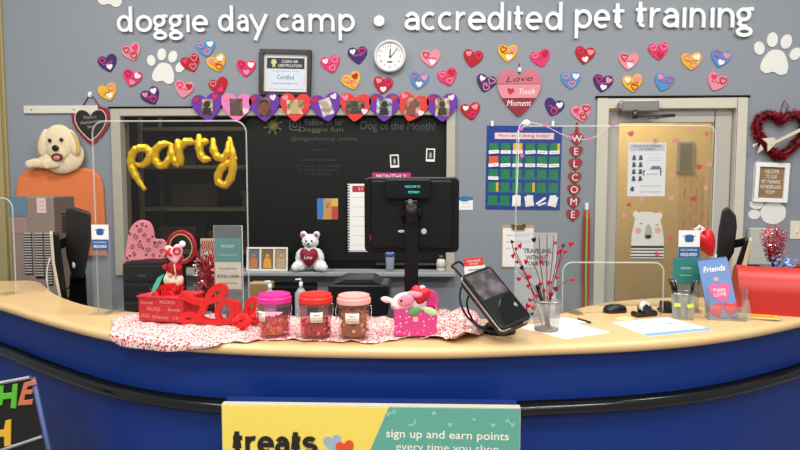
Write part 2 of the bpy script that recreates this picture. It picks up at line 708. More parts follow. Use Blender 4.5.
chalk('Dog of the Month!', 398, 127, 74, 11, mat('5C5F5C', rough=.9), -1)
chalk('Follow us for', 324, 122, 38, 6)
chalk('Doggie fun', 321, 130, 44, 6, mat('6A6844', rough=.9))
chalk('@doggiedaycamp_training', 324, 139, 66, 5, mat('4E514E', rough=.9))
for i, (y, w_) in enumerate([(150, 14), (160, 36), (166, 44), (170, 40), (174, 26)]):
    chalk('~ ~~~ ~~ ~~~', 318, y, w_, 2, mat('34373A', rough=.9))
p = P(273, 125, CY)
mb = MB()
mb.ribbon(ellipse(p.x, p.z, .035, .035, 16), .006, -.002, 0, True)
mb.prism(ellipse(p.x, p.z, .028, .028, 14), -.0015, 0)
for k in range(8):
    a = k * PI / 4 + .3
    mb.ribbon([(p.x + math.cos(a) * .045, p.z + math.sin(a) * .045), (p.x + math.cos(a) * .07, p.z + math.sin(a) * .07)], .009, -.002, 0)
mb.build('chalk_sun', CHY, board)
p = P(295, 125, CY)
mb = MB()
mb.ribbon(rrect(.075, .075, .02, 4, p.x, p.z), .006, -.002, 0, True)
mb.ribbon(ellipse(p.x, p.z, .018, .018, 14), .006, -.002, 0, True)
mb.build('chalk_camera_icon', CH, board)

# the glass door
d1 = struct(MB().bb(dx0, dx0 + .075, W - .02, W + .12, 0, dz1).bb(dx1 - .075, dx1, W - .02, W + .12, 0, dz1)
            .bb(dx0 + .075, dx1 - .075, W - .02, W + .12, dz1 - .075, dz1).build('trim_3', CREAM, bevel=.004))
struct(MB().bb(dx0 - .012, dx1 + .012, W - .022, W, dz1, dz1 + .014).build('trim_4', BLACKM))
lx0, lx1, lz1 = dx0 + .082, dx1 - .082, dz1 - .084
DY = W + .03
door = struct(MB().bb(lx0, lx0 + .085, DY, DY + .045, .01, lz1).bb(lx1 - .12, lx1, DY, DY + .045, .01, lz1)
              .bb(lx0 + .085, lx1 - .12, DY, DY + .045, lz1 - .085, lz1).bb(lx0 + .085, lx1 - .12, DY, DY + .045, .01, .25).build('door_1', STEELF, bevel=.003))
MB().bb(lx0 + .085, lx1 - .12, DY + .018, DY + .026, .25, lz1 - .085).build('pane', clear('F8F0E0', .04, .08, 3), door)
MB().cyl((lx1 - .06, DY - .05, .98), (lx1 - .06, DY, .98), .012).cyl((lx1 - .06, DY - .05, .98), (lx1 - .17, DY - .05, .98), .01).build('door_handle', CHROME, door)

# door closer
p = P(640, 106, W - .05)
t = thing('door_closer', 'grey metal door closer box with folding arm above the glass door', 'door closer', (p.x, W - .02, p.z))
GM = mat('8D8C88', rough=.35, metal=.6)
MB().bb(-.135, .125, -.055, 0, -.04, .04).build('closer_body', GM, t, bevel=.008)
MB().bb(-.15, -.125, -.06, -.005, -.028, .028).build('end_cap', GM, t, bevel=.008)
MB().tube([(-.04, -.05, -.07), (.22, -.09, -.07)], .009).cyl((-.04, -.05, -.09), (-.04, -.05, -.03), .018).build('arm', mat('55534E', rough=.35, metal=.7), t)
MB().tube([(.22, -.09, -.075), (.1, -.02, -.08)], .008).bb(.07, .13, -.03, 0, -.09, -.07).build('link', GM, t)

# ================================================================== THE COUNTER
WOOD = mat('DAB680', rough=.32, noise=.05, scale=6, coat=.15)
outer_px = [(-60, 291), (-30, 297), (0, 304), (40, 316), (100, 331), (160, 340), (230, 345), (320, 348), (440, 349), (540, 346), (620, 343), (690, 338), (750, 330), (800, 320), (840, 310), (880, 300)]
inner_px = [(-60, 279), (-30, 280), (5, 281), (36, 281.5), (58, 296), (104, 309), (190, 315), (300, 318), (400, 319), (480, 319), (545, 317), (598, 304), (660, 298), (730, 297), (820, 292), (880, 286)]
outer = spline([G(*p).xy for p in outer_px], 5)
inner = spline([G(*p).xy for p in inner_px], 5)


def outward(line, i):
    a, b = line[max(0, i - 1)], line[min(len(line) - 1, i + 1)]
    d = (b - a).normalized()
    return Vector((d.y, -d.x))


def strip(profile, line=outer, inn=None, smooth=True, closed=True):
    """profile: list of (offset outward, z); swept along a plan line"""
    vs, fs = [], []
    n = len(profile)
    for i, p in enumerate(line):
        o = outward(line, i)
        for off, z in profile:
            q = p + o * off if off is not None else inn[i]
            vs.append((q.x, q.y, z))
    for i in range(len(line) - 1):
        for k in range(n if closed else n - 1):
            j = (k + 1) % n
            fs.append((i * n + k, i * n + j, (i + 1) * n + j, (i + 1) * n + k))
    m = MB().add(vs, fs, smooth)
    m.add(vs[:n], [list(range(n))])
    m.add(vs[-n:], [list(range(n))])
    return m


counter = thing('reception_counter', 'long curved service counter with light wood top and blue front', 'counter', (0, 2.3, 0))
inv = Matrix.Translation((0, -2.3, 0))


def on_counter(mb, name, m, **k):
    mb.v = [inv @ Vector(v) for v in mb.v]
    o = mb.build(name, m, counter, **k)
    e_ = o.modifiers.new('e', 'EDGE_SPLIT')
    e_.split_angle = rad(35)
    return o


r = .019
prof = [(None, CT - .038), (-.05, CT - .038)] + [(-r + r * math.cos(rad(a)), CT - r + r * math.sin(rad(a))) for a in range(-90, 91, 22)] + [(-.05, CT), (None, CT)]
mbt = strip(prof, inn=inner)
wt = on_counter(mbt, 'worktop', WOOD)
BLUE = mat('0A2E78', rough=.42, noise=.04, scale=2, spec=.3)
on_counter(strip([(-.045, .8), (-.045, CT - .04), (-.07, CT - .04), (-.07, .8)]), 'upper_panel', BLUE)
on_counter(strip([(-.04, .1), (-.04, .8), (-.07, .8), (-.07, .1)]), 'lower_panel', BLUE)
on_counter(strip([(-.1, 0), (-.1, .1), (-.12, .1), (-.12, 0)]), 'toe_kick', BLACKM)
# bumper rail in two lengths, broken behind the sign
RUB = mat('0B0B0C', rough=.18, noise=.2, scale=12, bump=.1)
xs0, xs1 = P(223, 404, 1.95).x, P(521, 410, 1.9).x


def seg(pred):
    return [p for p in spline([(q.x, q.y) for q in outer], 3) if pred(p.x)]


for pred in (lambda x: x < xs0, lambda x: x > xs1):
    ln = seg(pred)
    pf = [(.0 + .022 * math.cos(rad(a)) - .014, .774 + .023 * math.sin(rad(a))) for a in range(0, 360, 30)]
    on_counter(strip(pf, ln), 'bumper_rail', RUB)
    on_counter(strip([(-.036, .75), (-.036, .797), (-.06, .797), (-.06, .75)], ln), 'rail_backing', BLACKM)

# lower work desk behind the counter
DESK = mat('2A2A2C', rough=.5)
desk = thing('work_desk', 'dark lower work desk running behind the curved counter', 'desk', (0.2, 3.0, 0))
MB().bb(-1.75, 1.65, -.22, .3, .75, .78).build('desk_top', DESK, desk, bevel=.004)
for sx in (-1.6, -.5, .6, 1.5):
    MB().bb(sx - .02, sx + .02, -.2, .28, 0, .75).build('panel_leg', DESK, desk)
DZ = .78

# ================================================================== WALL LETTERS
LETM = mat('F4F4F2', rough=.35, noise=.01)
LW = .188


def arc(cx, cy, rx, ry, a0, a1, n=14):
    return ellipse(cx, cy, rx, ry, n, a0, a1, True)


h = LW / 2


def glyph(ch):
    """strokes in x-height units; (points, closed)"""
    o = (ellipse(.5, .5, .5 - h, .5 - h, 26), True)
    if ch == 'o':
        return [o]
    if ch == 'd':
        return [(ellipse(.47, .5, .47 - h, .5 - h, 26), True), ([(.9, 0), (.9, 1.5)], False)]
    if ch == 'p':
        return [(ellipse(.53, .5, .53 - h, .5 - h, 26), True), ([(.1, 1), (.1, -.5)], False)]
    if ch == 'c':
        return [(arc(.55, .5, .55 - h, .5 - h, 52, 308, 22), False)]
    if ch == 'e':
        return [([(.1, .5), (.9, .5)] + arc(.5, .5, .5 - h, .5 - h, 0, 310, 24)[1:], False)]
    if ch == 'a':
        return [(arc(.42, .55, .32, .35, 150, 20, 10) + [(.75, .6), (.75, 0)], False),
                ([(.75, .56), (.5, .56)] + arc(.4, .33, .3, .23, 90, 270, 10) + [(.55, .12), (.75, .25)], False)]
    if ch == 'i':
        return [([(.5, 0), (.5, 1)], False)]
    if ch == 'r':
        return [([(.12, 0), (.12, 1)], False), ([(.12, .55)] + arc(.6, .5, .45, .4, 150, 75, 7), False)]
    if ch == 't':
        return [([(.35, 1.3), (.35, .3)] + arc(.6, .3, .25, .2, 180, 290, 8), False), ([(0, .91), (.85, .91)], False)]
    if ch == 'n':
        return [([(.1, 0), (.1, 1)], False), ([(.1, .55)] + arc(.5, .52, .4, .38, 150, 0, 12) + [(.9, 0)], False)]
    if ch == 'm':
        return [([(.1, 0), (.1, 1)], False), ([(.1, .55)] + arc(.45, .55, .34, .35, 150, 0, 10) + [(.79, 0)], False),
                ([(.79, .55)] + arc(1.14, .55, .34, .35, 150, 0, 10) + [(1.48, 0)], False)]
    if ch == 'y':
        return [([(.05, 1), (.5, .08)], False), ([(.95, 1), (.3, -.5)], False)]
    if ch == 's':
        return [(arc(.4, .72, .28, .2, 30, 270, 12) + arc(.42, .3, .3, .21, 90, -150, 12)[1:], False)]
    if ch == 'g':
        return [(ellipse(.42, .66, .42 - h, .34 - h * .8, 24), True), ([(.62, .93), (.98, .93)], False),
                ([(.25, .36), (.16, .2), (.3, .1), (.6, .06)], False), (ellipse(.47, -.2, .47 - h, .26 - h * .8, 24), True)]


def wall_letter(ch, x0, x1, base, xh, label, word):
    gs = glyph(ch)
    pts = [p for s_, c_ in gs for p in s_]
    g0, g1 = min(p[0] for p in pts) - h, max(p[0] for p in pts) + h
    if ch == 'i':
        g0, g1 = .5 - h, .5 + h
    if ch == 'y':
        g0, g1 = 0, 1
    c = P((x0 + x1) / 2 + .3, base + .5, W - .022)
    wpx = (x1 - x0) * S
    sx, sz = wpx / (g1 - g0), xh * S
    mb = MB()
    for q_, (s_, c_) in enumerate(gs):
        mb.ribbon([((p[0] - (g0 + g1) / 2) * sx, p[1] * sz) for p in s_], LW * (sz * .55 + sx * .45) if ch not in 'i' else wpx, -.022 - q_ * .0006, -.008 - q_ * .0006, c_)
    t_ = mb.build('wall_letter', LETM, loc=(c.x, W, c.z))
    # short mounting pins back to the wall
    mb2 = MB()
    q = gs[0][0][len(gs[0][0]) // 2]
    mb2.cyl(((q[0] - (g0 + g1) / 2) * sx, -.012, q[1] * sz), ((q[0] - (g0 + g1) / 2) * sx, 0.0, q[1] * sz), .008, n=8)
    mb2.build('mounting_pin', CHROME, t_)
    tag(t_, label, 'sign letter', 'raised letters of the word ' + word)


words = [
    ('doggie', 31.5, 16.5, [(116.8, 132), (135.5, 152), (153, 168.5), (168.8, 184.5), (186.3, 189.2), (192, 207.5)]),
    ('day', 31, 16.7, [(218, 232.7), (237, 248), (249.5, 267)]),
    ('camp', 31, 17, [(276.3, 289.3), (292, 303.5), (308.5, 334), (338.5, 354.2)]),
    ('accredited', 29.7, 17.8, [(404.5, 419), (421.5, 434.7), (438, 451.5), (455.8, 466), (468, 485), (487.5, 503), (507.4, 510.6), (513, 523.5), (525.5, 541.5), (545.2, 561.5)]),
    ('pet', 28, 18.3, [(575, 591), (594, 609), (611.5, 624.5)]),
    ('training', 27, 18.7, [(634.5, 646.8), (650, 660.5), (663, 678), (682.3, 685.6), (690, 704.3), (710.3, 713.7), (718, 733.2), (736.5, 754)]),
]
ordn = ['first', 'second', 'third', 'fourth', 'fifth', 'sixth', 'seventh', 'eighth', 'ninth', 'tenth']
for wd, base, xh, boxes in words:
    for i, (ch, (a, b_)) in enumerate(zip(wd, boxes)):
        wall_letter(ch, a, b_, base, xh, "raised white letter %s, %s letter of '%s' on the grey wall" % (ch, ordn[i], wd), wd)
p = P(379.4, 22, W)
tag(MB().cyl((0, -.035, 0), (0, 0, 0), .037, n=28).build('wall_dot', LETM, loc=(p.x, W, p.z)), 'raised white round dot between camp and accredited on the wall', 'sign dot')

# ================================================================== FOAM HEARTS
HC_ = {'dp': ('3B1F66', 'dark purple'), 'lp': ('E58A9A', 'pale pink'), 'hp': ('DE2F6E', 'hot pink'), 'ye': ('E9B32A', 'yellow'), 're': ('B30F1C', 'red'),
       'bl': ('4A8FC9', 'light blue')}
hearts = [
    (107, 62, 'dp', 14, 'above the yellow one at the far left of the cluster'),
    (131, 51, 'lp', 18, 'just below the letter o of doggie'),
    (131, 77, 'hp', -14, 'left of the large white paw print'),
    (107, 91, 'ye', 16, 'above the heart-shaped chalk sign on the left'),
    (150, 95, 'dp', 26, 'below the large left paw print'),
    (190, 62, 're', 22, 'right of the left paw print'),
    (183, 88, 'lp', -10, 'below the red one beside the left paw print'),
    (205, 47, 'bl', 8, 'directly under the end of doggie'),
    (216, 62, 'ye', 18, 'below the light blue one under doggie'),
    (218, 85, 're', 16, 'below the yellow one, above the photo heart garland'),
    (245, 67, 'hp', -4, 'left of the framed certificate'),
    (330, 63, 'hp', 12, 'right of the framed certificate'),
    (357, 54, 'dp', 6, 'left of the round wall clock'),
    (351, 80, 'ye', 20, 'below the dark purple one left of the clock'),
    (382, 84, 're', -8, 'directly below the round wall clock'),
    (430, 57, 'lp', 6, 'right of the wall clock, upper row'),
    (418, 79, 'bl', -10, 'right of the clock, lower row'),
    (447, 76, 'hp', 16, 'left of the dark purple one beside the love plaque'),
    (472, 57, 're', -10, 'below the letter t-e of accredited'),
    (485, 82, 'dp', -14, 'just left of the striped love plaque'),
    (507, 52, 'ye', 0, 'above the striped love plaque'),
    (540, 57, 'hp', 14, 'upper right of the striped love plaque'),
    (584, 54, 're', -8, 'below the word pet'),
    (570, 79, 'bl', 2, 'left of the dark purple one above the door'),
    (553, 106, 'dp', -16, 'above the blue pocket chart'),
    (581, 112, 'lp', 12, 'left of the door frame top corner'),
    (602, 82, 'dp', -8, 'just above the left corner of the door frame'),
    (628, 60, 'lp', -2, 'in the upper row left over the door'),
    (632, 82, 'ye', 8, 'just above the door closer'),
    (658, 50, 'hp', 8, 'highest over the door'),
    (663, 81, 'bl', -14, 'in the lower row over the middle of the door'),
    (691, 60, 'ye', 4, 'in the upper row over the door'),
    (720, 57, 'bl', -12, 'in the upper row over the right door corner'),
    (716, 81, 'lp', -22, 'just over the right end of the door frame'),
    (470, 110, 're', 10, 'right of the window top corner and garland end'),
]
others = ['dp', 'lp', 'hp', 're', 'bl']
for i, (px, py, c, a, where) in enumerate(hearts):
    hexc, nm = HC_[c]
    t = onwall('foam_heart', '%s glitter foam heart %s' % (nm, where), 'heart decoration', px + .8, py + 1.2, 'foam hearts scattered over the wall')
    wd = 19.5 * S
    MB().prism(rot2(heart(wd, wd * .9), a), -.008, 0).build('heart_base', mat(hexc, rough=.75, noise=.1, scale=40), t, bevel=.002)
    spots_ = [(-.26, .22, .3), (.28, .2, .34), (.06, -.24, .32)]
    R.shuffle(spots_)
    for k in range(3 if i % 3 else 2):
        sx, sz, ss = spots_[k]
        oc = {'dp': ['lp', 'hp'], 'lp': ['re', 'hp'], 'hp': ['lp', 're'], 'ye': ['lp', 're'], 're': ['lp', 'hp'], 'bl': ['lp', 'hp']}[c][k % 2]
        col2 = 'F7E6EA' if (i + k) % 4 == 0 else HC_[oc][0]
        pts = rot2(rot2(heart(ss * wd, ss * wd * .9, 24), R.uniform(-25, 25), sx * wd * .9, sz * wd * .85), a)
        mb = MB()
        if (i + k) % 2:
            mb.ribbon(pts, .0065, -.0115, -.008, True)
        else:
            mb.prism(pts, -.0115, -.008)
        mb.build('heart_sticker', mat(col2, rough=.7), t)
    sq = [(x * wd * .55 - wd * .27, math.sin(x * 16 + i) * wd * .035) for x in [j / 16 for j in range(17)]]
    MB().ribbon(rot2(sq, a + R.uniform(-6, 12)), .0045, -.0095, -.008).build('message', mat('B22A3A' if c != 'dp' else 'D45A90', rough=.7), t)

# paw prints
PAWM = mat('E6E4DC', rough=.6, noise=.03)


def paw(px, py, s, a, label):
    t = onwall('paw_print', label, 'paw decal', px, py, 'white paw prints on the wall')
    t.rotation_euler = (0, rad(-a), 0)
    k = s * S
    pad = [(0, .42), (.22, .36), (.36, .16), (.46, -.1), (.44, -.34), (.24, -.44), (0, -.36), (-.24, -.44), (-.44, -.34), (-.46, -.1), (-.36, .16), (-.22, .36)]
    pad = [(q[0] * .68 * k, (q[1] * .66 - .13) * k) for q in [tuple(v) for v in spline(pad, 4, True)]]
    MB().prism(pad, -.006, 0).build('pad', PAWM, t)
    for (tx, tz, rx, rz_, ta) in ((-.42, .13, .12, .155, 22), (-.155, .36, .125, .17, 6), (.17, .36, .125, .17, -8), (.43, .11, .12, .155, -26)):
        MB().prism(rot2(ellipse(0, 0, rx * k, rz_ * k, 24), ta, tx * k, tz * k), -.006, 0).build('toe', PAWM, t)


paw(164.5, 68, 35, -12, 'large white paw print below doggie, among the left hearts')
paw(776.5, 56, 41, -8, 'large white paw print at the right end of the wall')
paw(111, -10.5, 38, -10, 'white paw print cut off by the top edge, above doggie')

# ================================================================== FRAMED CERTIFICATE, CLOCK
t = onwall('framed_certificate', 'framed certificate with dark frame and black title band, left of the clock', 'certificate', 285.7, 73)
t.rotation_euler = (0, rad(1.5), 0)
w_, h_ = 51 * S, 45 * S
FR = mat('1C1714', rough=.3)
MB().bb(-w_ / 2, w_ / 2, -.03, 0, h_ / 2 - .028, h_ / 2).bb(-w_ / 2, w_ / 2, -.03, 0, -h_ / 2, -h_ / 2 + .028).bb(-w_ / 2, -w_ / 2 + .028, -.03, 0, -h_ / 2 + .028, h_ / 2 - .028).bb(w_ / 2 - .028, w_ / 2, -.03, 0, -h_ / 2 + .028, h_ / 2 - .028).build('frame', FR, t, bevel=.003)
MB().bb(-w_ / 2 + .028, w_ / 2 - .028, -.008, 0, -h_ / 2 + .028, h_ / 2 - .028).build('mat_board', mat('E8E2D6', rough=.8), t)
MB().bb(-.135, .135, -.011, -.008, -.115, .115).build('paper', mat('D5DCE6', rough=.7), t)
MB().bb(-.135, .135, -.013, -.011, .03, .105).build('title_band', mat('33363A', rough=.7), t)
text('CLEAN AIR\nCERTIFICATION', PAPER, t, .03, .066, w=.17, h=.05, y=-.0135)
MB().cyl((-.085, -.0145, .075), (-.085, -.013, .075), .02, n=14).prism([(-.097, .035), (-.085, .045), (-.073, .035), (-.078, .065), (-.092, .065)], -.0144, -.013).build('award_rosette', mat('D9C98F', rough=.6), t)
text('this certifies that the air in this building', GREYINK, t, 0, .012, w=.2, h=.01, y=-.0115)
text('Certified', mat('4B6A9A', rough=.7), t, 0, -.03, w=.12, h=.032, y=-.0115)
text('~~~~ ~~~ ~~~~~ ~~~', GREYINK, t, 0, -.075, w=.18, h=.008, y=-.0115)

t = onwall('wall_clock', 'round white-rimmed wall clock under the white dot', 'clock', 390, 56.8)
t.scale = (.94,) * 3
MB().cyl((0, -.03, 0), (0, 0, 0), .12, n=40).build('case', WHITE, t)
mb = MB()
mb.T = Matrix.Rotation(PI / 2, 4, 'X')
mb.lathe([(.098, .03), (.1, .042), (.11, .048), (.121, .04), (.122, .03)], n=40)
mb.build('rim', mat('D5D5D2', rough=.3), t)
MB().cyl((0, -.032, 0), (0, -.03, 0), .1, n=40).build('dial', PAPER, t)
for k in range(1, 13):
    a = rad(90 - 30 * k)
    text(str(k), INK, t, math.cos(a) * .078, math.sin(a) * .078, h=.02, y=-.0325, name='numeral')
MB().ribbon([(.0, -.012), (.004, .055)], .007, -.036, -.034).build('hour_hand', INK, t)
MB().ribbon([(0, -.015), (.058, .06)], .0045, -.039, -.037).cyl((0, -.041, 0), (0, -.033, 0), .006, n=10).build('minute_hand', INK, t)
MB().bb(-.02, .02, -.033, -.0315, -.05, -.035).build('date_mark', GREYINK, t)

# ================================================================== PHOTO HEART GARLAND
g0 = thing('garland_string', 'dark thin string holding ten photo hearts over the window top', 'string', (0, W - .027, 0))
pts = [P(x, 105.5 + (1.2 if i % 2 else 0), W - .03) for i, x in enumerate(range(196, 460, 12))]
MB().tube([(q.x, 0, q.z) for q in pts], .003, 5).build('cord', INK, g0)
PUR = mat('6B2FA0', rough=.75, noise=.08)
RHE = mat('DD3B34', rough=.75, noise=.08)
PHE = mat('E77FB8', rough=.75, noise=.08)
garl = [(207, 'p', 'a dog face', 8), (236, 'k', 'a dark hooded figure', -2), (264, 'p', 'a close brown face', 3), (295, 'r', 'a light sweater', -3), (326, 'p', 'a pale blurred figure', 10),
        (355, 'r', 'a black dog', -4), (384, 'p', 'a black and white dog', 0), (412, 'r', 'dark hair', -14), (442, 'p', 'a golden tan dog', 2)]
pcols = [('2A1E18', '8E6C4E', 'C9B79A'), ('1D1A1A', '5A4438', '8A5A4A'), ('2B1710', '6E3B22', '8E5A3A'), ('4A3A30', 'C4A070', 'E0D6C8'), ('6E625A', 'C9C0B6', 'F0ECE6'),
         ('0E0E10', '3A3428', '8E8252'), ('15161A', '8A8A8E', 'E0E0E4'), ('1E1412', '7E4A3A', 'D9A98A'), ('3A2A18', '9E8458', 'D6CDBA')]
for i, (px, c, what, a) in enumerate(garl):
    py = 106.5
    wd = 31 * S
    t = onwall('photo_heart', '%s foam heart on the garland holding a photo of %s' % ({'p': 'purple', 'k': 'pink', 'r': 'red'}[c], what), 'photo heart', px + .3, py + .6, 'photo hearts on the garland over the window', off=.032)
    MB().prism(rot2(heart(wd, wd * .92), a), -.008, 0).build('heart_base', {'p': PUR, 'k': PHE, 'r': RHE}[c], t, bevel=.002)
    ph = thing('x', '', '') if False else None
    pw, phh = [(.08, .115), (.09, .12), (.09, .13), (.12, .1), (.085, .12), (.13, .09), (.11, .12), (.1, .12), (.1, .125)][i]
    pa = [(-2), (0), (4), (0), (18), (0), (-3), (-12), (0)][i]
    f_ = MB()
    f_.prism(rot2([(-pw / 2, -phh / 2), (pw / 2, -phh / 2), (pw / 2, phh / 2), (-pw / 2, phh / 2)], pa), -.011, -.008)
    po = f_.build('photo', picture(pcols[i], 22, i + 1), t)
    if i in (2, 4):
        f_ = MB()
        if i == 2:
            f_.prism(ellipse(0, -.005, .03, .04, 20), -.0125, -.011)
            f_.build('face', mat('7A4527', rough=.6), po)
            MB().prism(ellipse(-.012, .002, .005, .004, 8), -.0135, -.0125).prism(ellipse(.012, .002, .005, .004, 8), -.0135, -.0125).prism(ellipse(0, -.024, .01, .004, 8), -.0135, -.0125).build('features', mat('2A120A', rough=.6), po)
            MB().prism(ellipse(0, .035, .034, .018, 16), -.012, -.011).build('hair', INK, po)
        else:
            f_.prism(rot2(ellipse(0, .01, .022, .03, 16), pa), -.0125, -.011)
            f_.build('figure', mat('B59A88', rough=.6), po)
    else:
        f_ = MB()
        f_.prism(rot2(ellipse(0, .02, .022, .024, 16), pa), -.0125, -.011)
        f_.prism(rot2([(-.035, -phh / 2 + .004), (.035, -phh / 2 + .004), (.025, -.005), (-.025, -.005)], pa), -.0123, -.011)
        f_.build('figure', mat(pcols[i][i % 2], rough=.6), po)
    for (sx, sz, cc) in ((-.33, .27, 'EE7FA0' if i % 2 else 'C01828'), (.3, -.12 if i % 2 else .28, 'F6D9E0' if i % 3 else 'D02848')):
        MB().prism(rot2(rot2(heart(.045, .042, 20), R.uniform(-20, 20), sx * wd, sz * wd), a), -.0115, -.008).build('heart_sticker', mat(cc, rough=.7), t)

# ================================================================== LEFT WALL PIECES
t = onwall('wall_rail', 'cream horizontal wall rail left of the heart chalk sign', 'rail', 61, 109.5)
MB().bb(-38 * S, 38 * S, -.015, 0, -.028, .028).build('board', mat('D9D3C4', rough=.5), t, bevel=.003)
for sx in (-.215, .1):
    MB().cyl((sx, -.019, 0), (sx, -.014, 0), .005, n=8).build('screw', CHROME, t)

t = onwall('heart_chalk_sign', 'dark red scalloped heart chalkboard sign hung by ribbon on a white hook', 'heart sign', 91.5, 125)
n = 90
hp = heart(1, .92, n)
sc = []
wd = 40 * S
for i, (x, z) in enumerate(hp):
    k = 1 + .02 * math.cos(i * 2 * PI / 5)
    sc.append((x * wd * k, z * wd * 1.06 * k))
MB().prism(sc, -.014, 0).build('scalloped_border', mat('8E1A26', rough=.6), t, bevel=.002)
MB().prism([(x * wd * .8, z * wd * .86 + .003) for x, z in heart(1, .92, 50)], -.0165, -.014).build('chalk_panel', mat('1A1618', rough=.7), t)
MB().ribbon([(x * wd * .8, z * wd * .86 + .003) for x, z in heart(1, .92, 50)], .006, -.018, -.0165, True).build('white_outline', mat('D9C9C0', rough=.7), t)
text("There's a\nHeartwarming\nStory", mat('A89AA0', rough=.8), t, 0, .02, w=.15, h=.1, y=-.017, tilt=7)
MB().tube([(-.075, -.006, .115), (-.02, -.008, .2), (0, -.01, .215), (.02, -.008, .2), (.075, -.006, .115)], .004, 5).build('ribbon', mat('7A2028', rough=.7), t)
p = P(90.5, 95, W)
tag(MB().bb(-.012, .012, -.012, 0, -.015, .02).cyl((0, -.025, -.01), (0, -.01, -.008), .004, n=6).build('wall_hook', WHITE, loc=(p.x, W, p.z)), 'small white stick-on hook holding the heart chalk sign', 'hook')

# orange backrest and puppy cutout
t = onwall('puppy_cutout_sign', 'wall cutout of a cream labrador puppy leaning over an orange backrest', 'puppy cutout', 60, 168)
ORM = mat('E27B45', rough=.9, noise=.12, scale=60, bump=.5)
k = S
pts = [(-45, -90), (-45, -20), (-42, -9), (-35, -3), (-25, 0), (0, 1), (26, 0), (35, -2), (42, -9), (45, -20), (46, -90)]
pts = [(q[0] * k, q[1] * k) for q in pts]
MB().prism([(x, z) for x, z in pts], -.03, 0).build('orange_backrest', ORM, t, bevel=.012)
mb = MB()
FLAT = .32
E = lambda x, z, rx, rz_, a=0, dy=0: mb.ell(((x * 1.12 + 1) * k, -.05 - dy * k, (z * 1.06 + 2) * k), (rx * k * 1.14, max(rx, rz_) * k * FLAT, rz_ * k * 1.14), 20, 12, Matrix.Rotation(rad(-a), 3, 'Y'))
E(4, 22, 14, 15.5, 0, 3)      # skull
E(4, 13, 7.5, 9, 0, 5.5)      # muzzle
E(-9.5, 21, 5.5, 13, -12, 2.5)
E(16.5, 21, 5.5, 12.5, 16, 2.5)
E(4, 4, 15, 11, 0, 0)       # chest
E(14, 8, 10, 13, -25, 0)
E(-10, 4.5, 9, 5.5, 30, 2)    # foreleg
E(-18, 2.5, 7, 4.2, 0, 3)    # paw
E(-23, 1.6, 4, 3.6, 0, 4.5)
E(-2, 2, 7.5, 4.5, 0, 5)
E(-6.5, 1, 4, 3.8, 0, 6)
E(8, 3, 8, 5, 10, 2)
mb.build('puppy', mat('E6D3AE', rough=.9, noise=.12, scale=50, bump=.3), t, remesh=.004)
E = lambda x, z, rx, rz_, a=0, dy=0: mb.ell(((x * 1.12 + 1) * k, -.053 - dy * k, (z * 1.06 + 2) * k), (rx * k * 1.1, .008, rz_ * k * 1.1), 14, 8, Matrix.Rotation(rad(-a), 3, 'Y'))
for ex, ea in ((-10.5, -12), (18.5, 16)):
    mb = MB()
    E(ex, 20.5, 4.6, 11, ea, 4.2)
    mb.build('ear', mat('C9A468', rough=.9, noise=.15, scale=40), t)
for ex, ez in ((-1.5, 23.4), (9, 24)):
    mb = MB()
    E(ex, ez, 1.8, 1.7, 0, 8.2)
    mb.build('eye', mat('1A1210', rough=.2), t)
mb = MB()
E(3.8, 16.2, 3.3, 2.8, 0, 9)
mb.build('nose', mat('1A1210', rough=.2), t)
mb = MB()
E(4.3, 8.0, 5.6, 3.6, 0, 7.6)
mb.build('mouth', mat('5A2018', rough=.5), t)
mb = MB()
E(4.3, 7.1, 3.4, 2.2, 0, 8.4)
mb.build('tongue', mat('D87A78', rough=.4), t)

# ================================================================== MORE ON THE WALL
t = onwall('love_plaque', 'striped red and pink wooden heart plaque reading Love Touch Moment', 'heart plaque', 519, 92)
wd = 43 * S
hp = heart(wd, wd * 1.1, 72)
z1, z2 = .055, -.045


def clip(pts, lo, hi):
    out = []
    n = len(pts)
    for i in range(n):
        a, b = pts[i], pts[(i + 1) % n]
        ina, inb = lo <= a[1] <= hi, lo <= b[1] <= hi
        if ina:
            out.append(a)
        for lim in ((hi, lo) if a[1] > b[1] else (lo, hi)):
            if (a[1] - lim) * (b[1] - lim) < 0:
                u = (lim - a[1]) / (b[1] - a[1])
                out.append((a[0] + (b[0] - a[0]) * u, lim))
    return out


for lo, hi, c in ((z1 + .002, 1, 'C9707F'), (z2 + .002, z1 - .002, 'E08A98'), (-1, z2 - .002, '93142B')):
    MB().prism(clip(hp, lo, hi), -.014, 0).build('slat', mat(c, rough=.6, noise=.12, scale=8), t)
text('Love', mat('5E0F20'), t, .0, .092, w=.19, h=.04, y=-.015, shear=.3, tilt=3)
text('Touch', PAPER, t, .055, .002, w=.11, h=.04, y=-.015, shear=.3)
text('Moment', PAPER, t, 0, -.078, w=.17, h=.042, y=-.015, shear=.2)
MB().prism(rot2(heart(.05, .046, 24), -8, -.06, .005), -.016, -.014).build('small_heart', RED, t)
MB().tube([(0, -.006, .2), (0, -.006, .13)], .004, 6).build('hanger', mat('5A4A48'), t)
p = P(519.5, 70, W)
tag(MB().bb(-.01, .01, -.012, 0, -.014, .016).cyl((0, -.022, -.008), (0, -.01, -.006), .004, n=6).build('wall_hook', WHITE, loc=(p.x, W, p.z)), 'small white stick-on hook above the striped love plaque', 'hook')

